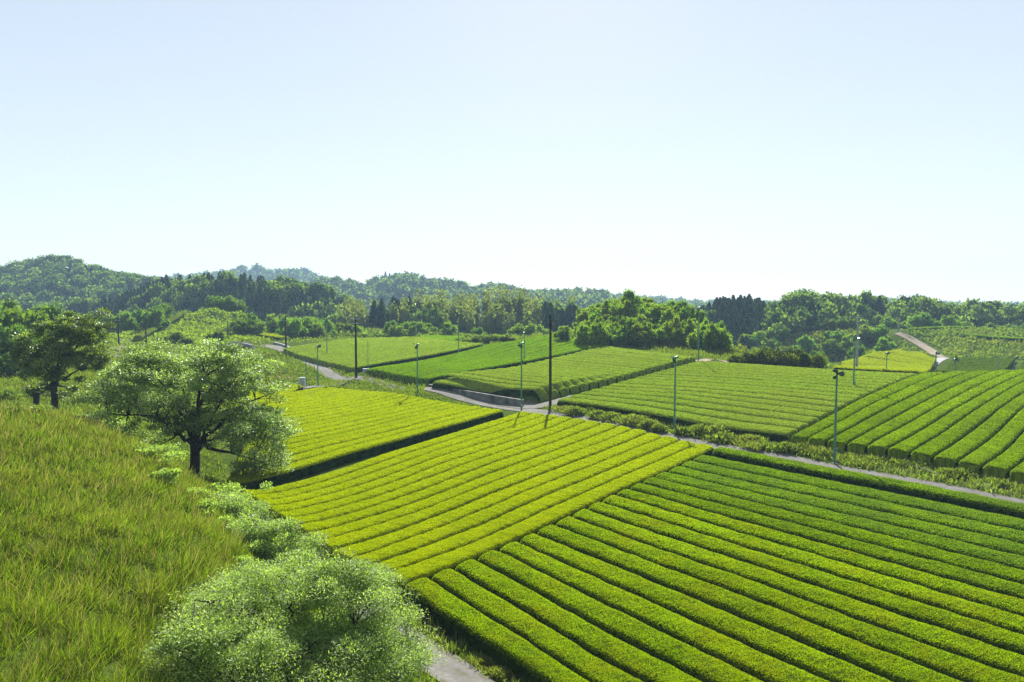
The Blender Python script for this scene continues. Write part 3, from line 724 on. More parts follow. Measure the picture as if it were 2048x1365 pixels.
PBl = [proto_broad(5, 120, .30, .8, s) for s in (11, 12, 13)]
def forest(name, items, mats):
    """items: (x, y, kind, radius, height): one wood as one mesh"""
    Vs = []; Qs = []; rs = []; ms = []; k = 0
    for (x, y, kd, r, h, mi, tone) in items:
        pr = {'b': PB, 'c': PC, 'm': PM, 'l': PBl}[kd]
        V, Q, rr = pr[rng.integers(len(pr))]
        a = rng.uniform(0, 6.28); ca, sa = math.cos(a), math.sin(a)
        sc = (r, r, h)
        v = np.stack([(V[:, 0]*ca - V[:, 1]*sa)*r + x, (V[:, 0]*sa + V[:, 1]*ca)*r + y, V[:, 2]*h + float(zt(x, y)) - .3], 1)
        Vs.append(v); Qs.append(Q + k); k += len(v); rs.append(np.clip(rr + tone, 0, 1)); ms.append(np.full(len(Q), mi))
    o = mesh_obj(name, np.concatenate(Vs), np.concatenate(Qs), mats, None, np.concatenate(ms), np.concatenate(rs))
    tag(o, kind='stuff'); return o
def scatter_ridge(name, kinds, sp, x0=-500, x1=2550, y0=None, y1=None, extra=1.0):
    """positions over the front of a ridge on a jittered grid of spacing sp"""
    D, wf, wb, th, cr = RIDGES[name]
    y0 = D - wf*.95 if y0 is None else y0; y1 = D + 14 if y1 is None else y1
    out = []
    y = y0
    while y < y1:
        xa = (x0 - W/2)/F*y; xb = (x1 - W/2)/F*y
        n = int((xb - xa)/sp)
        for i in range(n):
            x = xa + (i + .5 + rng.uniform(-.45, .45))*sp; yy = y + rng.uniform(-.45, .45)*sp
            out.append((x, yy))
        y += sp*.9
    a = np.array(out)
    zs = ridge_z(name, a[:, 0], a[:, 1]); zz = zt(a[:, 0], a[:, 1])
    keep = (zs > -7.5) & (zs >= zz - .6)
    return a[keep]
MF = [M['leaf_far'], M['leaf_conifer'], M['leaf_bamboo'], M['leaf_broad']]
def wood(ridge, sp, mix, rad, hgt, x0=-500, x1=2550, low=False, **kw):
    pts = scatter_ridge(ridge, None, sp, x0, x1, **kw)
    items = []
    D = RIDGES[ridge][0]
    for (x, y) in pts:
        px = W/2 + F*x/y
        nz = float(fbm(np.array([x]), np.array([y]), D*.22, 33)[0])
        kd = mix(px, y, nz)
        tone = float(np.clip(rng.normal(0, .16) + .1*fbm(np.array([x]), np.array([y]), D*.1, 5)[0], -.35, .4))
        s = rng.uniform(.75, 1.25)
        if kd == 'c': items.append((x, y, 'c', hgt*(.95 if ridge != 'dark' else 1.15)*s, hgt*1.05*(.85 + .3*(s-.75)), 1, tone))
        elif kd == 'm': items.append((x, y, 'm', rad*.9*s, hgt*.75*s, 2, tone))
        elif kd == 'd': items.append((x, y, 'l' if low else 'b', rad*s, hgt*.62*s, 0, tone - .2))
        else: items.append((x, y, 'l' if low else 'b', rad*s, hgt*.62*s, 0, tone))
    print('forest', ridge, len(items))
    return forest('forest', items, MF)
wood('far', 24, lambda p, y, n: 'l', 13, 17, -300, 2350, True)
wood('blue', 15, lambda p, y, n: 'c' if n > 1.0 else 'b', 8.5, 12, 200, 2000, True)
wood('west', 9.5, lambda p, y, n: 'c' if n > .75 else 'b', 5.6, 9, -350, 700)
wood('cedar', 6.2, lambda p, y, n: 'c' if (n > -.2 and y > 275) or n > .6 else 'b', 4.2, 8.5, -350, 900)
wood('bamboo', 5.2, lambda p, y, n: ('c' if (1085 < p < 1190 and y < 262) or (740 < p < 830 and n > .3) else 'm' if n > -.8 and p > 680 else 'b'), 3.6, 8, 450, 1500)
wood('dark', 5.0, lambda p, y, n: 'c' if n > -.9 else 'b', 4.0, 6.6, 1250, 1850)
wood('east', 6.2, lambda p, y, n: 'c' if n > .95 else 'b', 4.3, 8, 1400, 2600)

# single trees, copies of a few prototypes with their own crown and trunk
def make_tree(proto, mat, label, cat, group, trunk=True, name='broadleaf_tree'):
    root = empty(name, (0, 0, 0))
    V, Q, r = proto
    mesh_obj('crown', V, Q, mat, root, None, r)
    if trunk:
        MB().tube([(0, 0, -.3), (.02, .01, .3), (-.02, .02, .75)], [.10, .075, .05], 6).build('trunk', M['bark'], root)
    tag(root, label, cat, group)
    return root
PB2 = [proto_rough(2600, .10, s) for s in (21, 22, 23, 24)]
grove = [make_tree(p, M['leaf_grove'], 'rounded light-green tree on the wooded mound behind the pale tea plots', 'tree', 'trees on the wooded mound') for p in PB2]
used = [False]*4
def place(protos, used, x, y, r, h, label=None, group=None, dz=0):
    k = int(rng.integers(len(protos)))
    o = protos[k]
    if used[k]: o = copy_tree(o)
    used[k] = True
    o.location = (x, y, float(zt(x, y)) + dz); o.scale = (r*rng.uniform(.85, 1.2), r*rng.uniform(.85, 1.2), h); o.rotation_euler.z = rng.uniform(0, 6.28)
    if label: o['label'] = label
    if group: o['group'] = group
    return o
pos = []
tries = 0
while len(pos) < 125 and tries < 6000:
    tries += 1
    px = rng.uniform(1165, 1450); Y = rng.uniform(143, 178)
    if px > 1400: Y = rng.uniform(132, 150)
    x = (px - W/2)/F*Y
    if all(math.hypot(x-a, Y-b) > 2.1 for a, b in pos): pos.append((x, Y))
for (x, y) in pos: place(grove, used, x, y, rng.uniform(1.7, 2.8), rng.uniform(2.3, 3.9))
t = place(grove, used, float(atY(1262, 600, 163)[0]), 163, 2.3, 4.3, 'tallest rounded tree standing up from the mound skyline', None); del t['group']
edge = [make_tree(p, M['leaf_broad'], 'green broadleaf tree at the foot of the wood beyond the tea plots', 'tree', 'trees along the foot of the far wood') for p in PB2]
used2 = [False]*4
for k in range(36):
    px = rng.uniform(500, 1150); Y = rng.uniform(206, 228); x = (px - W/2)/F*Y
    place(edge, used2, x, Y, rng.uniform(2.0, 3.6), rng.uniform(2.0, 3.8))
for k in range(44):
    px = rng.uniform(1450, 1800); Y = rng.uniform(188, 238); x = (px - W/2)/F*Y
    place(edge, used2, x, Y, rng.uniform(2.4, 3.8), rng.uniform(2.4, 4.0), 'green broadleaf tree below the dark conifer hill beyond the crest', 'trees below the dark conifer hill')
for k in range(26):
    px = rng.uniform(325, 475); Y = rng.uniform(231, 250); x = (px - W/2)/F*Y
    place(edge, used2, x, Y, rng.uniform(3.0, 4.4), rng.uniform(3.6, 5.2), 'yellowish green tree crowning the grassy knoll', 'trees crowning the grassy knoll')
for k in range(24):
    px = rng.uniform(470, 640); Y = rng.uniform(190, 225); x = (px - W/2)/F*Y
    place(edge, used2, x, Y, rng.uniform(2.2, 3.6), rng.uniform(2.6, 4.2), 'small bushy tree on the flank of the grassy knoll', 'trees on the flank of the knoll')
for k in range(14):
    px = rng.uniform(215, 330); Y = rng.uniform(190, 225); x = (px - W/2)/F*Y
    place(edge, used2, x, Y, rng.uniform(2.6, 4.0), rng.uniform(3., 4.6), 'grey-green tree behind the pale lane to the knoll', 'trees behind the lane')
for k in range(16):
    px = rng.uniform(1790, 2300); Y = rng.uniform(222, 236); x = (px - W/2)/F*Y
    place(edge, used2, x, Y, rng.uniform(2.6, 4.0), rng.uniform(3., 4.6), 'green tree lined along the top of the scrub slope', 'trees along the scrub slope')
for (px, Y, r, h) in [(-70,95,5,7.5),(-20,105,5,8),(15,98,4.4,7.4),(55,112,5,8.6),(-140,100,6,9),(85,128,4.2,7.6),(-40,130,6,9),(30,140,5.4,9)]:
    x = (px - W/2)/F*Y
    place(edge, used2, x, Y, r, h*.72, 'yellow-green tree in the clump behind the dark glossy tree', 'trees behind the dark glossy tree')
bush = [make_tree(proto_broad(8, 1100, .12, .55, s), M['leaf_bush'], 'dark rounded bush in the clump behind the pale plots', 'bush', 'bushes of the dark clump', False, 'bush') for s in (31, 32, 33)]
used3 = [False]*3
for (px, py, Y, r, h) in [(1495,722,112,2.0,2.2),(1522,722,112,2.3,2.6),(1552,724,114,2.2,2.7),(1580,728,112,2.4,2.4),(1610,730,112,2.3,2.7),(1638,730,114,1.9,2.4),(1470,716,114,1.6,1.5),(1534,716,118,2.4,2.8),(1598,718,119,2.4,3.0)]:
    x = (px - W/2)/F*Y; place(bush, used3, x, Y, r, h)
for (px, Y, r, h) in [(935,166,1.5,1.2),(952,167,1.8,1.5),(972,168,2.0,1.6),(992,168,1.9,1.7),(1012,166,1.8,1.5),(1026,165,1.2,1.1)]:
    x = (px - W/2)/F*Y; place(bush, used3, x, Y, r, h, 'low dark bush in the strip at the top of the fresh green plot', 'bushes at the top of the fresh plot')
for (px, Y, r, h) in [(352,172,2.6,2.6),(418,168,2.0,2.4),(432,166,2.2,3.2),(330,168,2.4,1.8),(375,166,2.0,1.6)]:
    x = (px - W/2)/F*Y; place(bush, used3, x, Y, r, h, 'brownish dark bush at the foot of the grassy knoll', 'bushes at the foot of the knoll')
t = place(edge, used2, float(atY(1125, 690, 152)[0]), 152, 2.2, 2.6, 'small lone spreading tree beside the dark utility pole'); del t['group']

# --- modelled trees near the camera
def curve(a, b, sag=.15, n=6):
    t = np.linspace(0, 1, n)[:, None]; a = np.asarray(a); b = np.asarray(b)
    d = b - a; mid = a + d*np.array([.35, .35, .6]); mid[2] += sag*np.linalg.norm(d)*0
    p = (1-t)**2*a + 2*t*(1-t)*mid + t*t*b
    p[1:-1] += rng.normal(size=(n-2, 3))*np.linalg.norm(d)*.02
    return p
def big_tree(name, base, fork_h, lobes, n_clusters, leaves, leaf_l, leaf_w, mat, trunk_r, label, cl_r=.75, droop=.0, lean=(0, 0), stems=1, ground_z=None, limbs=9, flat=.5):
    base = np.array(base, float)
    root = empty(name, base)
    C = []
    lo = np.array([l[0] for l in lobes], float); ra = np.array([l[1] for l in lobes], float)
    vol = ra.prod(1)**.75; pr = vol/vol.sum()
    while len(C) < n_clusters:
        k = rng.choice(len(lobes), p=pr); d = unit(rng.normal(size=3)); r = rng.uniform(.3, 1.1)**.5
        p = lo[k] + d*r*ra[k]
        if p[2] > .4: C.append(p)
    C = np.array(C)
    # limbs: farthest-point chosen cluster centres
    sel = [int(np.argmax(C[:, 2]))]
    for _ in range(limbs - 1):
        dd = np.min(np.linalg.norm(C[:, None] - C[sel][None], axis=2), axis=1); sel.append(int(np.argmax(dd)))
    mb = MB()
    fk = np.array([lean[0], lean[1], fork_h])
    tr = np.stack([np.array([0, 0, -.5])*(1-t) + fk*t + np.array([.12*math.sin(3*t), 0, 0]) for t in np.linspace(0, 1, 6)])
    tr = np.concatenate([tr, [fk + np.array([.1, .1, fork_h*.55])]])
    mb.tube(tr, np.concatenate([trunk_r*np.array([1.5, 1.1, 1., .95, .9, .8]), [trunk_r*.4]]), 10)
    limb_pts = [tr[3:]]; limb_r = [np.full(len(tr)-3, trunk_r*.5)]
    for s in sel:
        st = tr[rng.integers(3, len(tr))]
        p = curve(st, C[s], n=9); rr = np.linspace(trunk_r*.5, .02, 9)
        mb.tube(p, rr, 6, cap=False); limb_pts.append(p); limb_r.append(rr)
    LP = np.concatenate(limb_pts); LR = np.concatenate(limb_r)
    for c in C:
        d = np.linalg.norm(LP - c, axis=1) + np.where(LP[:, 2] > c[2] + .2, 1.5, 0)
        k = int(np.argmin(d)); p = curve(LP[k], c, n=5); mb.tube(p, np.linspace(min(LR[k]*.6, .06), .012, 5), 4, cap=False)
    mb.build('trunk', M['bark'], root)
    k = rng.integers(0, len(C), leaves)
    cr = cl_r*rng.uniform(.5, 1.35, len(C))
    g = rng.normal(size=(leaves, 3)); g = g / np.maximum(np.linalg.norm(g, axis=1)[:, None], 1e-6) * (rng.uniform(0, 1, leaves)**.45)[:, None]
    g[:, 2] *= flat
    P = C[k] + g*cr[k][:, None]
    D = g*1.0 + rng.normal(size=(leaves, 3))*.5; D[:, 2] += .15 - droop
    S = np.zeros((leaves, 3)); S[:, 2] = 1.0; S += rng.normal(size=(leaves, 3))*.45
    Sx = np.cross(unit(D), S)
    Ls = leaf_l*rng.uniform(.65, 1.3, leaves)
    V, Q = leaf_quads(P, D, Ls, leaf_w*rng.uniform(.7, 1.3, leaves), S)
    tone = rng.normal(0, .12, len(C))
    r = np.clip(rng.normal(.42, .24, leaves) + tone[k], 0, 1)
    mesh_obj('crown', V, Q, mat, root, None, r)
    tag(root, label, 'tree')
    return root
def local(base, px, py, Y): return atY(px, py, Y) - np.asarray(base)
# pale-leaved tree in the middle left
Yb = 52.0; b = np.array([(378 - W/2)/F*Yb, Yb, 0.]); b[2] = float(zt(b[0], b[1]))
sc = Yb/F
def lobe(px, py, rx, ry, dy=0, yb=None, bb=None, rz=None):
    yb_ = Yb if yb is None else yb; bb_ = b if bb is None else bb
    c = atY(px, py, yb_ + dy) - bb_
    s_ = yb_/F
    return (c, np.array([rx*s_, (rx+ry)/2*s_, ry*s_]))
print('tree base', b)
big_tree('broadleaf_tree', b, 2.9, [lobe(385,765,160,85), lobe(290,800,90,95,-1), lobe(475,790,90,90,1), lobe(520,880,58,80,-.5), lobe(450,850,110,50,1), lobe(245,800,42,70,1), lobe(320,730,80,45), lobe(450,730,80,48), lobe(545,905,34,50)],
         460, 100000, .19, .09, M['leaf_white'], .36, 'spreading tree with pale glossy leaves and dark trunk beside the yellow plots', cl_r=.85, flat=.4, limbs=14, lean=(.1, 0))
# dark glossy tree further left
b2 = gpt(108, 822, 0, 54); y2 = b2[1]
big_tree('broadleaf_tree', b2, 3.0, [lobe(120,715,78,48,0,y2,b2), lobe(160,655,42,34,0,y2,b2), lobe(90,665,36,28,0,y2,b2), lobe(70,735,35,35,0,y2,b2), lobe(175,720,36,40,1,y2,b2), lobe(200,650,22,30,0,y2,b2), lobe(60,690,26,30,0,y2,b2), lobe(140,690,60,50,-1,y2,b2), lobe(105,780,52,14,1,y2,b2)],
         190, 44000, .26, .13, M['leaf_dark'], .33, 'dark glossy-leaved tree standing on the rim of the grassy slope', cl_r=.72, limbs=10)
# the big grey-green tree rising from below the frame in front
y3 = 20.0; x3 = (560 - W/2)/F*y3
b3 = np.array([x3, y3, float(zt(x3, y3))])
big_tree('broadleaf_tree', b3, .7, [lobe(560,1240,210,100,0,y3,b3), lobe(690,1220,120,90,.3,y3,b3), lobe(420,1270,110,80,0,y3,b3), lobe(760,1310,100,90,.2,y3,b3), lobe(600,1330,200,90,-1.2,y3,b3), lobe(380,1340,80,70,-.6,y3,b3), lobe(640,1160,90,40,.5,y3,b3), lobe(520,1170,80,40,1,y3,b3), lobe(730,1150,50,34,1,y3,b3), lobe(430,1350,110,60,-1,y3,b3), lobe(540,1350,120,60,-1.5,y3,b3), lobe(720,1345,120,60,-1,y3,b3), lobe(820,1340,50,60,0,y3,b3), lobe(395,1300,60,56,-3.4,y3,b3), lobe(425,1235,66,44,-2.4,y3,b3), lobe(470,1310,80,70,-3,y3,b3), lobe(480,1190,60,34,-.6,y3,b3)],
         480, 210000, .088, .029, M['leaf_front'], .11, 'dense grey-green tree with fine leaves in front of the lane', cl_r=.62, flat=.36, limbs=16)
# young bushy trees in the line along the lane
for i, (px, py, Y, lb, nc, lv, lab) in enumerate([
    (575, 1120, 30, [(545,1085,56,44,0), (595,1105,48,40,.5), (505,1070,40,36,.5), (545,1130,70,36,-.5)], 130, 34000, 'pale bushy young tree beside the lane, right behind the grey-green tree'),
    (490, 1070, 36, [(485,1030,44,30,0), (445,1015,36,28,.5), (515,1050,30,26,.5)], 80, 18000, 'pale bushy young tree below the dark trunk of the spreading tree'),
    (660, 1190, 26, [(670,1165,56,34,0), (610,1140,54,36,0), (730,1160,40,32,.3), (600,1175,60,40,.2)], 110, 28000, 'pale bushy young tree leaning over the lower corner of the yellow plot')]):
    bb = gpt(px, py, 0, 18); bb = np.array([(px-W/2)/F*Y, Y, float(zt((px-W/2)/F*Y, Y))])
    big_tree('young_tree', bb, .6, [lobe(a, c, d, e, g_, Y, bb) for (a, c, d, e, g_) in lb], nc, lv, .12, .045, M['leaf_front'], .06, lab, cl_r=.5, limbs=6)
# low shrubs
def shrub(px, py, r, h, mat, label, group, n=2600, ls=.13, hint=10, upright=.0):
    b = gpt(px + rng.uniform(-12, 12), py + rng.uniform(-2.5, 2.5), 0, hint); s = b[1]/F
    r = r*rng.uniform(.6, 1.5); h = h*rng.uniform(.5, 1.25)
    root = empty('shrub', b)
    K = 14
    C = np.array([(rng.normal()*.45*r*s, rng.normal()*.4*r*s, rng.uniform(.1, .8)*h*s) for _ in range(K)]); q = rng.uniform(.5, 1.2, K)
    Rr = np.stack([r*s*.42*q, r*s*.42*q, h*s*.30*q], 1)
    if upright:
        a = rng.normal(size=(n, 2))*np.array([.5*r*s, .45*r*s]); ang = np.arctan2(a[:, 1], a[:, 0]); rr_ = np.hypot(a[:, 0], a[:, 1])/(r*s)
        P = np.column_stack([a, rng.uniform(0, .45, n)*h*s*np.clip(1.1 - .5*rr_, .2, 1)])
        D = np.column_stack([a/(r*s)*.9 + rng.normal(size=(n, 2))*.35, np.ones(n)])
        L_ = ls*rng.uniform(.8, 2.0, n)
        V, Q = leaf_quads(P, D, L_, L_*.28); rr = np.clip(rng.normal(.42, .27, n), 0, 1)
    else:
        V, Q, rr = crown_cards(C, Rr, n, ls, .5, .4, .3)
    mesh_obj('foliage', V, Q, mat, root, None, rr)
    sb = MB()
    for c in C[:5]: sb.tube(curve((0, 0, -.1), c*np.array([1, 1, .6]), n=4), [.03, .025, .018, .01], 5, cap=False)
    sb.build('stem', M['bark'], root)
    tag(root, label, 'shrub', group); return root
for (px, py, r, h) in [(320,965,36,34),(290,915,50,52),(250,870,40,40),(450,1010,40,34),(470,1040,40,34)]:
    shrub(px, py, r, h, M['leaf_front'], 'leafy shrub around the foot of the spreading tree', 'shrubs around the spreading tree', 3800, .12, 30)
for (px, py, r, h) in [(385,990,26,20),(415,1022,30,24),(440,1058,26,22),(462,1092,28,24),(478,1126,30,26)]:
    shrub(px, py, r, h, M['leaf_front'], 'pale leafy shrub along the lower edge of the meadow', 'shrubs along the meadow edge', 2600, .09, 18)
for (px, py, r, h) in [(180,800,30,36),(215,790,34,44),(250,775,30,40),(40,840,28,26),(20,800,34,30),(170,840,24,20),(60,850,26,22)]:
    shrub(px, py, r, h, M['leaf_dark'], 'low shrub around the foot of the dark glossy tree', 'shrubs around the dark tree', 2400, .16, 45)
vs = [(1130,822,16,20),(1160,828,16,24),(1195,836,18,24),(1230,842,18,28),(1262,850,20,28),(1295,856,20,30),(1325,864,18,30),(1365,872,20,30),(1395,868,22,32),(1425,872,22,34),(1455,880,20,28),(1490,888,24,28),(1530,896,24,26),(1570,904,22,24),(1180,820,12,14),(1290,842,14,16)]
for (px, py, r, h) in vs: shrub(px, py, r, h, M['weed'], 'tall leafy weed clump on the verge below the pale plot', 'weed clumps on the verge', 1500, .26, 40, 1)
for (px, py, r, h) in [(1610,900,22,20),(1650,906,24,18),(1700,915,22,20),(1750,918,26,18),(1800,926,24,20),(1850,935,26,18),(1890,950,24,26),(1920,950,26,26),(1960,955,24,18),(1720,930,20,14),(2000,968,24,22),(2040,975,26,22)]:
    shrub(px, py, r, h, M['weed'], 'low weed clump on the verge below the mid-green plot', 'weed clumps below the mid-green plot', 1300, .2, 35, 1)
# weeds on the bank above the lane
for (px, py, r, h) in [(875,1235,20,22),(905,1250,24,24),(935,1270,26,24),(965,1292,28,26),(1000,1318,30,28),(1035,1340,30,28),(890,1262,20,20),(930,1300,24,24),(965,1330,26,26),(1000,1356,28,26)]:
    shrub(px, py, r, h, M['weed'], 'grey-green weed clump on the bank between lane and foreground plot', 'weed clumps between lane and plot', 2200, .12, 18, 1)

# ------------------------------------------------------------------ frost fans
def frost_fan(px, pyb, pyt, Y, yaw, label, tilt=25, hb=0, size=.52, box=True, thin=1.0):
    x = (px - W/2)/F*Y; z = float(zt(x, Y)); s = Y/F
    ztop = CAMZ - (pyt - HOR)*s
    Hh = max(3.0, ztop - z)
    root = empty('frost_fan', (x, Y, z))
    MB().tube([(0, 0, -.3), (0, 0, Hh*.33), (0, 0, Hh*.66), (0, 0, Hh)], [.10*thin, .092*thin, .085*thin, .075*thin], 10).build('pole', M['green_paint'], root)
    f = MB(); f.box((0, 0, .06), (.36, .36, .12)); f.build('base_plate', M['concrete'], root)
    ya = R(yaw); t = R(tilt)
    d = np.array([math.cos(ya)*math.cos(t), math.sin(ya)*math.cos(t), -math.sin(t)])      # blowing direction
    u = unit(np.cross(d, [0, 0, 1.])); v = np.cross(u, d)
    o = np.array([0, 0, Hh + .10])
    mt = MB(); mt.tube([o - d*.34, o - d*.30, o + d*.12, o + d*.20], [.07, .115, .115, .08], 10); mt.tube([(0, 0, Hh-.12), (0, 0, Hh+.08)], .10, 8)
    motor = mt.build('motor', M['green_paint'], root)
    hub = o + d*.26
    MB().tube([hub - d*.07, hub + d*.06, hub + d*.11], [.085, .085, .03], 10).build('hub', M['dark_blade'], root)
    off = rng.uniform(0, 2)
    for k in range(3):
        a = off + k*2.094
        rad = math.cos(a)*u + math.sin(a)*v; tan = -math.sin(a)*u + math.cos(a)*v
        P = []
        for r_, w_, tw in ((.07, .10, .9), (.22, .34, .7), (.40, .46, .5), (.50, .42, .4), (size+.03, .26, .35)):
            r_ *= size/.52; w_ *= size/.52
            for e in (-.5, -.25, 0, .25, .5):
                c = tan*math.cos(tw) + d*math.sin(tw)
                P.append(hub + rad*(r_ - abs(e)*.08) + c*w_*e + d*(.05*(1 - (2*e)**2)))
        P = np.array(P); Q = [(i*5+j, i*5+j+1, (i+1)*5+j+1, (i+1)*5+j) for i in range(4) for j in range(4)]
        P2 = P - d*.012; n = len(P)
        rim = []
        Q2 = [tuple(n + q for q in qq[::-1]) for qq in Q]
        bo = [0,1,2,3,4,9,14,19,24,23,22,21,20,15,10,5]
        for q in range(len(bo)):
            a0, a1 = bo[q], bo[(q+1) % len(bo)]; rim.append((a1, a0, n+a0, n+a1))
        MB().add(np.concatenate([P, P2]), Q + Q2 + rim, smooth=False).build('blade', M['dark_blade'], root)
    if box:
        c = MB(); c.box((.0, -.17, 1.25), (.24, .16, .36)); c.box((.0, -.258, 1.25), (.19, .016, .30)); c.build('control_box', M['green_paint'], root)
    tag(root, label, 'frost fan', 'frost fans over the tea plots')
    return root
fans = [
 (1677,935,748,57.0,-105,'green frost fan facing the viewer at the edge of the road beside the foreground plot'),
 (1352,873,718,70.0,178,'green frost fan seen side-on in the weedy verge above the yellow plot'),
 (1043,820,690,80.5,-150,'green frost fan at the corner of the yellow plot, in front of the concrete wall'),
 (834,800,692,96.0,-130,'green frost fan at the roadside edge of the yellow plot behind the pale-leaved tree'),
 (634,774,694,110.0,-20,'green frost fan beside the road junction'),
 (1711,797,676,87.0,20,'green frost fan between the pale plot and the mid-green plot'),
 (1398,716,617,112.5,-170,'green frost fan before the wooded mound'),
 (917,706,630,140.0,-80,'green frost fan behind the dark hedge edge of the pale upper plot'),
 (1049,722,668,128.0,-30,'green frost fan half hidden behind the one at the wall corner'),
 (653,722,640,146.0,-90,'green frost fan in the pale plot beside the climbing road'),
 (832,672,610,185.0,-60,'green frost fan at the far edge of the pale upper plot'),
 (1019,668,622,190.0,-120,'green frost fan on the far side of the low bush strip'),
 (1914,742,722,128.0,-90,'small green frost fan in the olive plot beside the white lane'),
 (1875,740,708,124.0,-90,'green frost fan beside the white lane beyond the crest'),
 (1776,738,708,140.0,-90,'slim frost fan in the small yellow plot beyond the crest'),
 (2033,742,726,128.0,-60,'small frost fan in the olive plot at the frame edge'),
]
for f in fans: frost_fan(*f)

# ------------------------------------------------------------------ utility poles and lines
def utility_pole(px, pyb, pyt, Y, mat, label, r=.15, arm=True):
    x = (px - W/2)/F*Y; z = float(zt(x, Y)); ztop = CAMZ - (pyt - HOR)*Y/F; Hh = max(4, ztop - z)
    root = empty('utility_pole', (x, Y, z))
    MB().tube([(0, 0, -.4), (0, 0, Hh*.5), (0, 0, Hh)], [r*1.15, r, r*.75], 10).build('pole', mat, root)
    if arm:
        for k, (zz, wd) in enumerate(((.35, 1.5), (1.1, 1.1))):
            a = MB(); a.box((0, -r, Hh - zz), (wd, .08, .09)); ar = a.build('crossarm', M['steel'], root)
            for sx in (-.45, .45):
                i = MB(); i.tube([(sx*wd, -r, Hh-zz+.04), (sx*wd, -r, Hh-zz+.13), (sx*wd, -r, Hh-zz+.2)], [.03, .055, .03], 6); i.build('insulator', M['pale_concrete'], ar)
    tag(root, label, 'utility pole', 'utility poles'); return np.array([x, Y, z + Hh])
p_a = utility_pole(1101,822,630,85.0,M['brown_pole'],'tall dark brown utility pole at the corner of the concrete road junction',.17, False)
p_b = utility_pole(711,765,634,115.0,M['brown_pole'],'tall dark utility pole where the road climbs past the pale plot',.19)
p_c = utility_pole(571,700,632,153.0,M['brown_pole'],'dark utility pole at the top of the climbing road',.19)
p_d = utility_pole(1716,740,632,124.0,M['grey_pole'],'grey concrete utility pole at the far edge of the pale plot',.2)
p_e = utility_pole(236,682,632,165.0,M['brown_pole'],'dark utility pole beside the pale lane to the knoll',.17)
p_f = utility_pole(291,686,642,160.0,M['brown_pole'],'dark utility pole on the foot of the grassy knoll',.15, False)
p_g = utility_pole(478,650,604,215.0,M['brown_pole'],'utility pole carrying wires down the flank of the grassy knoll',.17)
p_h = utility_pole(455,672,652,180.0,M['brown_pole'],'short dark pole on the tea terrace below the knoll',.14, False)
p_i = utility_pole(2000,742,716,126.0,M['grey_pole'],'short grey pole among the olive plots beyond the crest',.10, False)
p_j = utility_pole(1797,664,634,212.0,M['grey_pole'],'pale utility pole at the top of the dirt path',.15)
def wires(a, b, offs, label, r=.016, sag=.8):
    mb = MB()
    for (ox, oz) in offs:
        t = np.linspace(0, 1, 24)[:, None]; p = (a + [ox, 0, oz])*(1-t) + (b + [ox, 0, oz])*t; p[:, 2] -= (sag*4*t*(1-t))[:, 0]
        mb.tube(p, r, 4, cap=False)
    o = mb.build('power_line', M['wire']); tag(o, label, 'power line'); return o
wires(p_d, np.array([44., 185., 13.]), [(-.6, -.2), (.6, -.2), (0, -1.)], 'thin power line running from the grey concrete pole toward the wooded mound', .007)
wires(p_d, p_j, [(-.5, -.2), (.5, -.2)], 'thin power line from the grey concrete pole up to the scrub slope', .007)
wires(p_c, p_g, [(-.7, -.15), (.7, -.15), (0, -.9)], 'three sagging wires coming down the flank of the knoll', .022, 1.5)
# thin pole and box by the dark pole, cabinet at the junction
def meter_pole(px, pyb, pyt, Y, label, boxpos, bsize):
    x = (px - W/2)/F*Y; z = float(zt(x, Y)); Hh = CAMZ - (pyt - HOR)*Y/F - z
    root = empty('meter_pole', (x, Y, z))
    MB().tube([(0, 0, -.3), (0, 0, Hh*.5), (0, 0, Hh)], [.07, .065, .055], 8).build('pole', M['green_paint'], root)
    c = MB(); c.box((boxpos, -.2, bsize[2]/2 + .25), bsize); cb = c.build('cabinet', M['cabinet'], root)
    d = MB(); d.box((boxpos, -.2 - bsize[1]/2 - .012, bsize[2]/2 + .25), (bsize[0]*.82, .02, bsize[2]*.82)); d.build('cabinet_door', M['steel'], cb)
    lg = MB(); lg.box((boxpos - bsize[0]*.35, -.2, .1), (.08, .1, .4)); lg.box((boxpos + bsize[0]*.35, -.2, .1), (.08, .1, .4)); lg.build('cabinet_stand', M['steel'], cb)
    tag(root, label, 'meter pole')
meter_pole(610, 772, 711, 108.0, 'slim green pole with a pale blue cabinet beside the small yellow plot', -.55, (.9, .5, 1.4))
meter_pole(735, 738, 682, 118.0, 'slim green pole with a low grey cabinet at the corner of the pale upper plot', -.35, (1.0, .5, .7))

# ------------------------------------------------------------------ retaining wall, kerb, rail, stump
def wall(name, pts, hgts, thick, mat, label, cat, absz=False):
    root_pts = np.array(pts, float)
    P = poly_at(root_pts, np.linspace(0, 1, 40)); hh = np.interp(np.linspace(0, 1, 40), np.linspace(0, 1, len(hgts)), hgts)
    T = unit(np.gradient(P, axis=0)); Nn = np.stack([-T[:, 1], T[:, 0]], 1)
    z = zt(P[:, 0], P[:, 1])
    zb = np.minimum(z, zt(*(P - Nn*thick).T)) - .4
    a = P - Nn*thick/2; c = P + Nn*thick/2
    top = z + hh + .008*np.sin(np.arange(40)*1.9)
    if absz: top = hh + .008*np.sin(np.arange(40)*1.9)
    V = np.stack([np.column_stack([a, zb]), np.column_stack([a + Nn*.06, top]), np.column_stack([c, top]), np.column_stack([c, zb])], 1).reshape(-1, 3)
    Q = []
    for i in range(39):
        for j in range(3): Q.append((i*4+j, (i+1)*4+j, (i+1)*4+j+1, i*4+j+1))
    Q += [(0, 1, 2, 3), (39*4+3, 39*4+2, 39*4+1, 39*4)]
    o = mesh_obj(name, V, np.array(Q), mat)
    if label: tag(o, label, cat)
    return o
wp = [WALL_O + WALL_T*a + WALL_N*.35 for a in (15.5, 10, 5, 0, -3.9)]
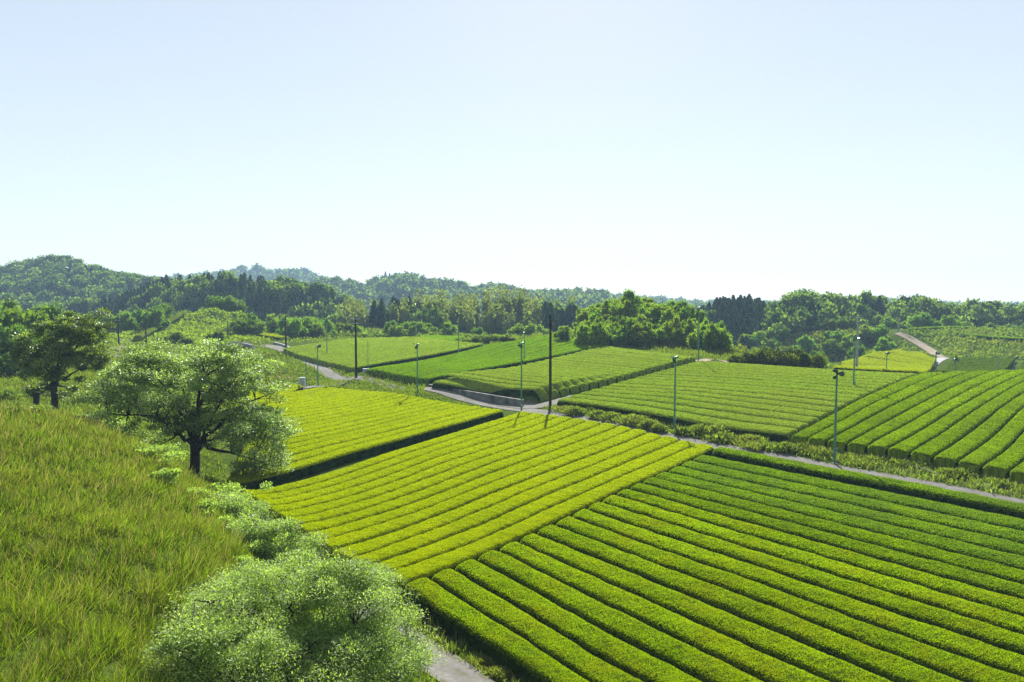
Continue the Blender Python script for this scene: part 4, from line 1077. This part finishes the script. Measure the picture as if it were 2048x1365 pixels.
wall('retaining_wall', wp, [1.4, 1.3, 1.2, 1.1, 1.05], .4, M['concrete'], 'weathered concrete retaining wall below the pale plot at the road', 'wall', True)
kp = [gpt(*p)[:2] for p in [(548,688),(575,697),(605,712),(640,729)]]
wall('drain_kerb', kp, [.5, .5, .45, .3], .5, M['pale_concrete'], 'pale concrete drain kerb along the climbing road', 'kerb')
# grey rock face at the bend
rb = gpt(475, 700, 0, 120)
mb = MB()
for k in range(14):
    sv, sq = SPH; c = np.array([rng.uniform(-4.5, 4.5), rng.uniform(-1, 1), rng.uniform(-.2, 1.0)])
    mb.add(sv*np.array([rng.uniform(.8, 1.6), .9, rng.uniform(.5, 1.)])*(1 + .16*rng.normal(size=(len(sv), 1))) + c + rb, sq)
o = mb.build('rock_outcrop', M['rock']); tag(o, 'grey rocky cutting at the bend of the climbing road', 'rock')
a = gpt(1828, 936, .3, 30); c = gpt(1882, 953, .3, 30)
o = MB().tube([a + [0, 0, .45], (a + c)/2 + [0, 0, .5], c + [0, 0, .35]], .03, 6).build('fallen_pole', M['pale_concrete']); tag(o, 'thin white pole lying across the weedy verge', 'pole')
sb = gpt(73, 826, 0, 50)
mb = MB(); hts = np.array([-.3, .1, .8, 1.5, 1.75]); mb.tube([sb + [.05*math.sin(k*2), .04*k, h] for k, h in enumerate(hts)], [.36, .28, .24, .25, .2], 9)
o = mb.build('tree_stump', M['stump']); tag(o, 'dark broken stump beside the dark glossy tree', 'tree stump')

# ------------------------------------------------------------------ light, sky, air
AZ, EL = R(5), R(34)
sd = Vector((math.sin(AZ)*math.cos(EL), math.cos(AZ)*math.cos(EL), math.sin(EL)))
sl = bpy.data.lights.new('sun', 'SUN'); sl.energy = 5.0; sl.angle = R(.5); sl.color = (1, .96, .90)
so = bpy.data.objects.new('sun', sl); COL.objects.link(so); so.rotation_euler = (-sd).to_track_quat('-Z', 'Y').to_euler(); so.location = (0, 100, 200)
w = bpy.data.worlds.new('World'); scene.world = w; w.use_nodes = True
nt = w.node_tree; bg = nt.nodes['Background']
sky = nt.nodes.new('ShaderNodeTexSky'); sky.sky_type = 'NISHITA'; sky.sun_disc = False; sky.sun_elevation = EL; sky.sun_rotation = AZ
sky.air_density = 1.0; sky.dust_density = .12; sky.ozone_density = 1.2; sky.altitude = 100
hs = nt.nodes.new('ShaderNodeHueSaturation'); hs.inputs['Saturation'].default_value = .9; hs.inputs['Value'].default_value = 1.25
nt.links.new(sky.outputs[0], hs.inputs['Color']); 
gm = nt.nodes.new('ShaderNodeGamma'); gm.inputs['Gamma'].default_value = .43; nt.links.new(hs.outputs[0], gm.inputs[0])
nt.links.new(gm.outputs[0], bg.inputs[0]); bg.inputs[1].default_value = .135
# air
mb = MB(); mb.box((0, 800, 40), (3000, 2000, 130)); hz = mb.build('haze', None if False else M['wire']); tag(hz, kind='stuff')
m, nt2, out2 = new_mat('haze_air')
pv = N(nt2, 'ShaderNodeVolumePrincipled'); pv.inputs['Color'].default_value = (.50, .74, 1., 1); pv.inputs['Density'].default_value = .0003; pv.inputs['Anisotropy'].default_value = 0.0
L(nt2, pv.outputs[0], out2.inputs['Volume']); hz.data.materials.clear(); hz.data.materials.append(m)

scene.view_settings.view_transform = 'Standard'; scene.view_settings.look = 'None'; scene.view_settings.gamma = 1; scene.view_settings.exposure = 1.5
scene.cycles.max_bounces = 6; scene.cycles.transmission_bounces = 4; scene.cycles.diffuse_bounces = 3; scene.cycles.volume_bounces = 0; scene.cycles.transparent_max_bounces = 4
scene.cycles.use_denoising = True; scene.cycles.denoising_input_passes = 'RGB_ALBEDO_NORMAL'; scene.cycles.denoising_prefilter = 'NONE'
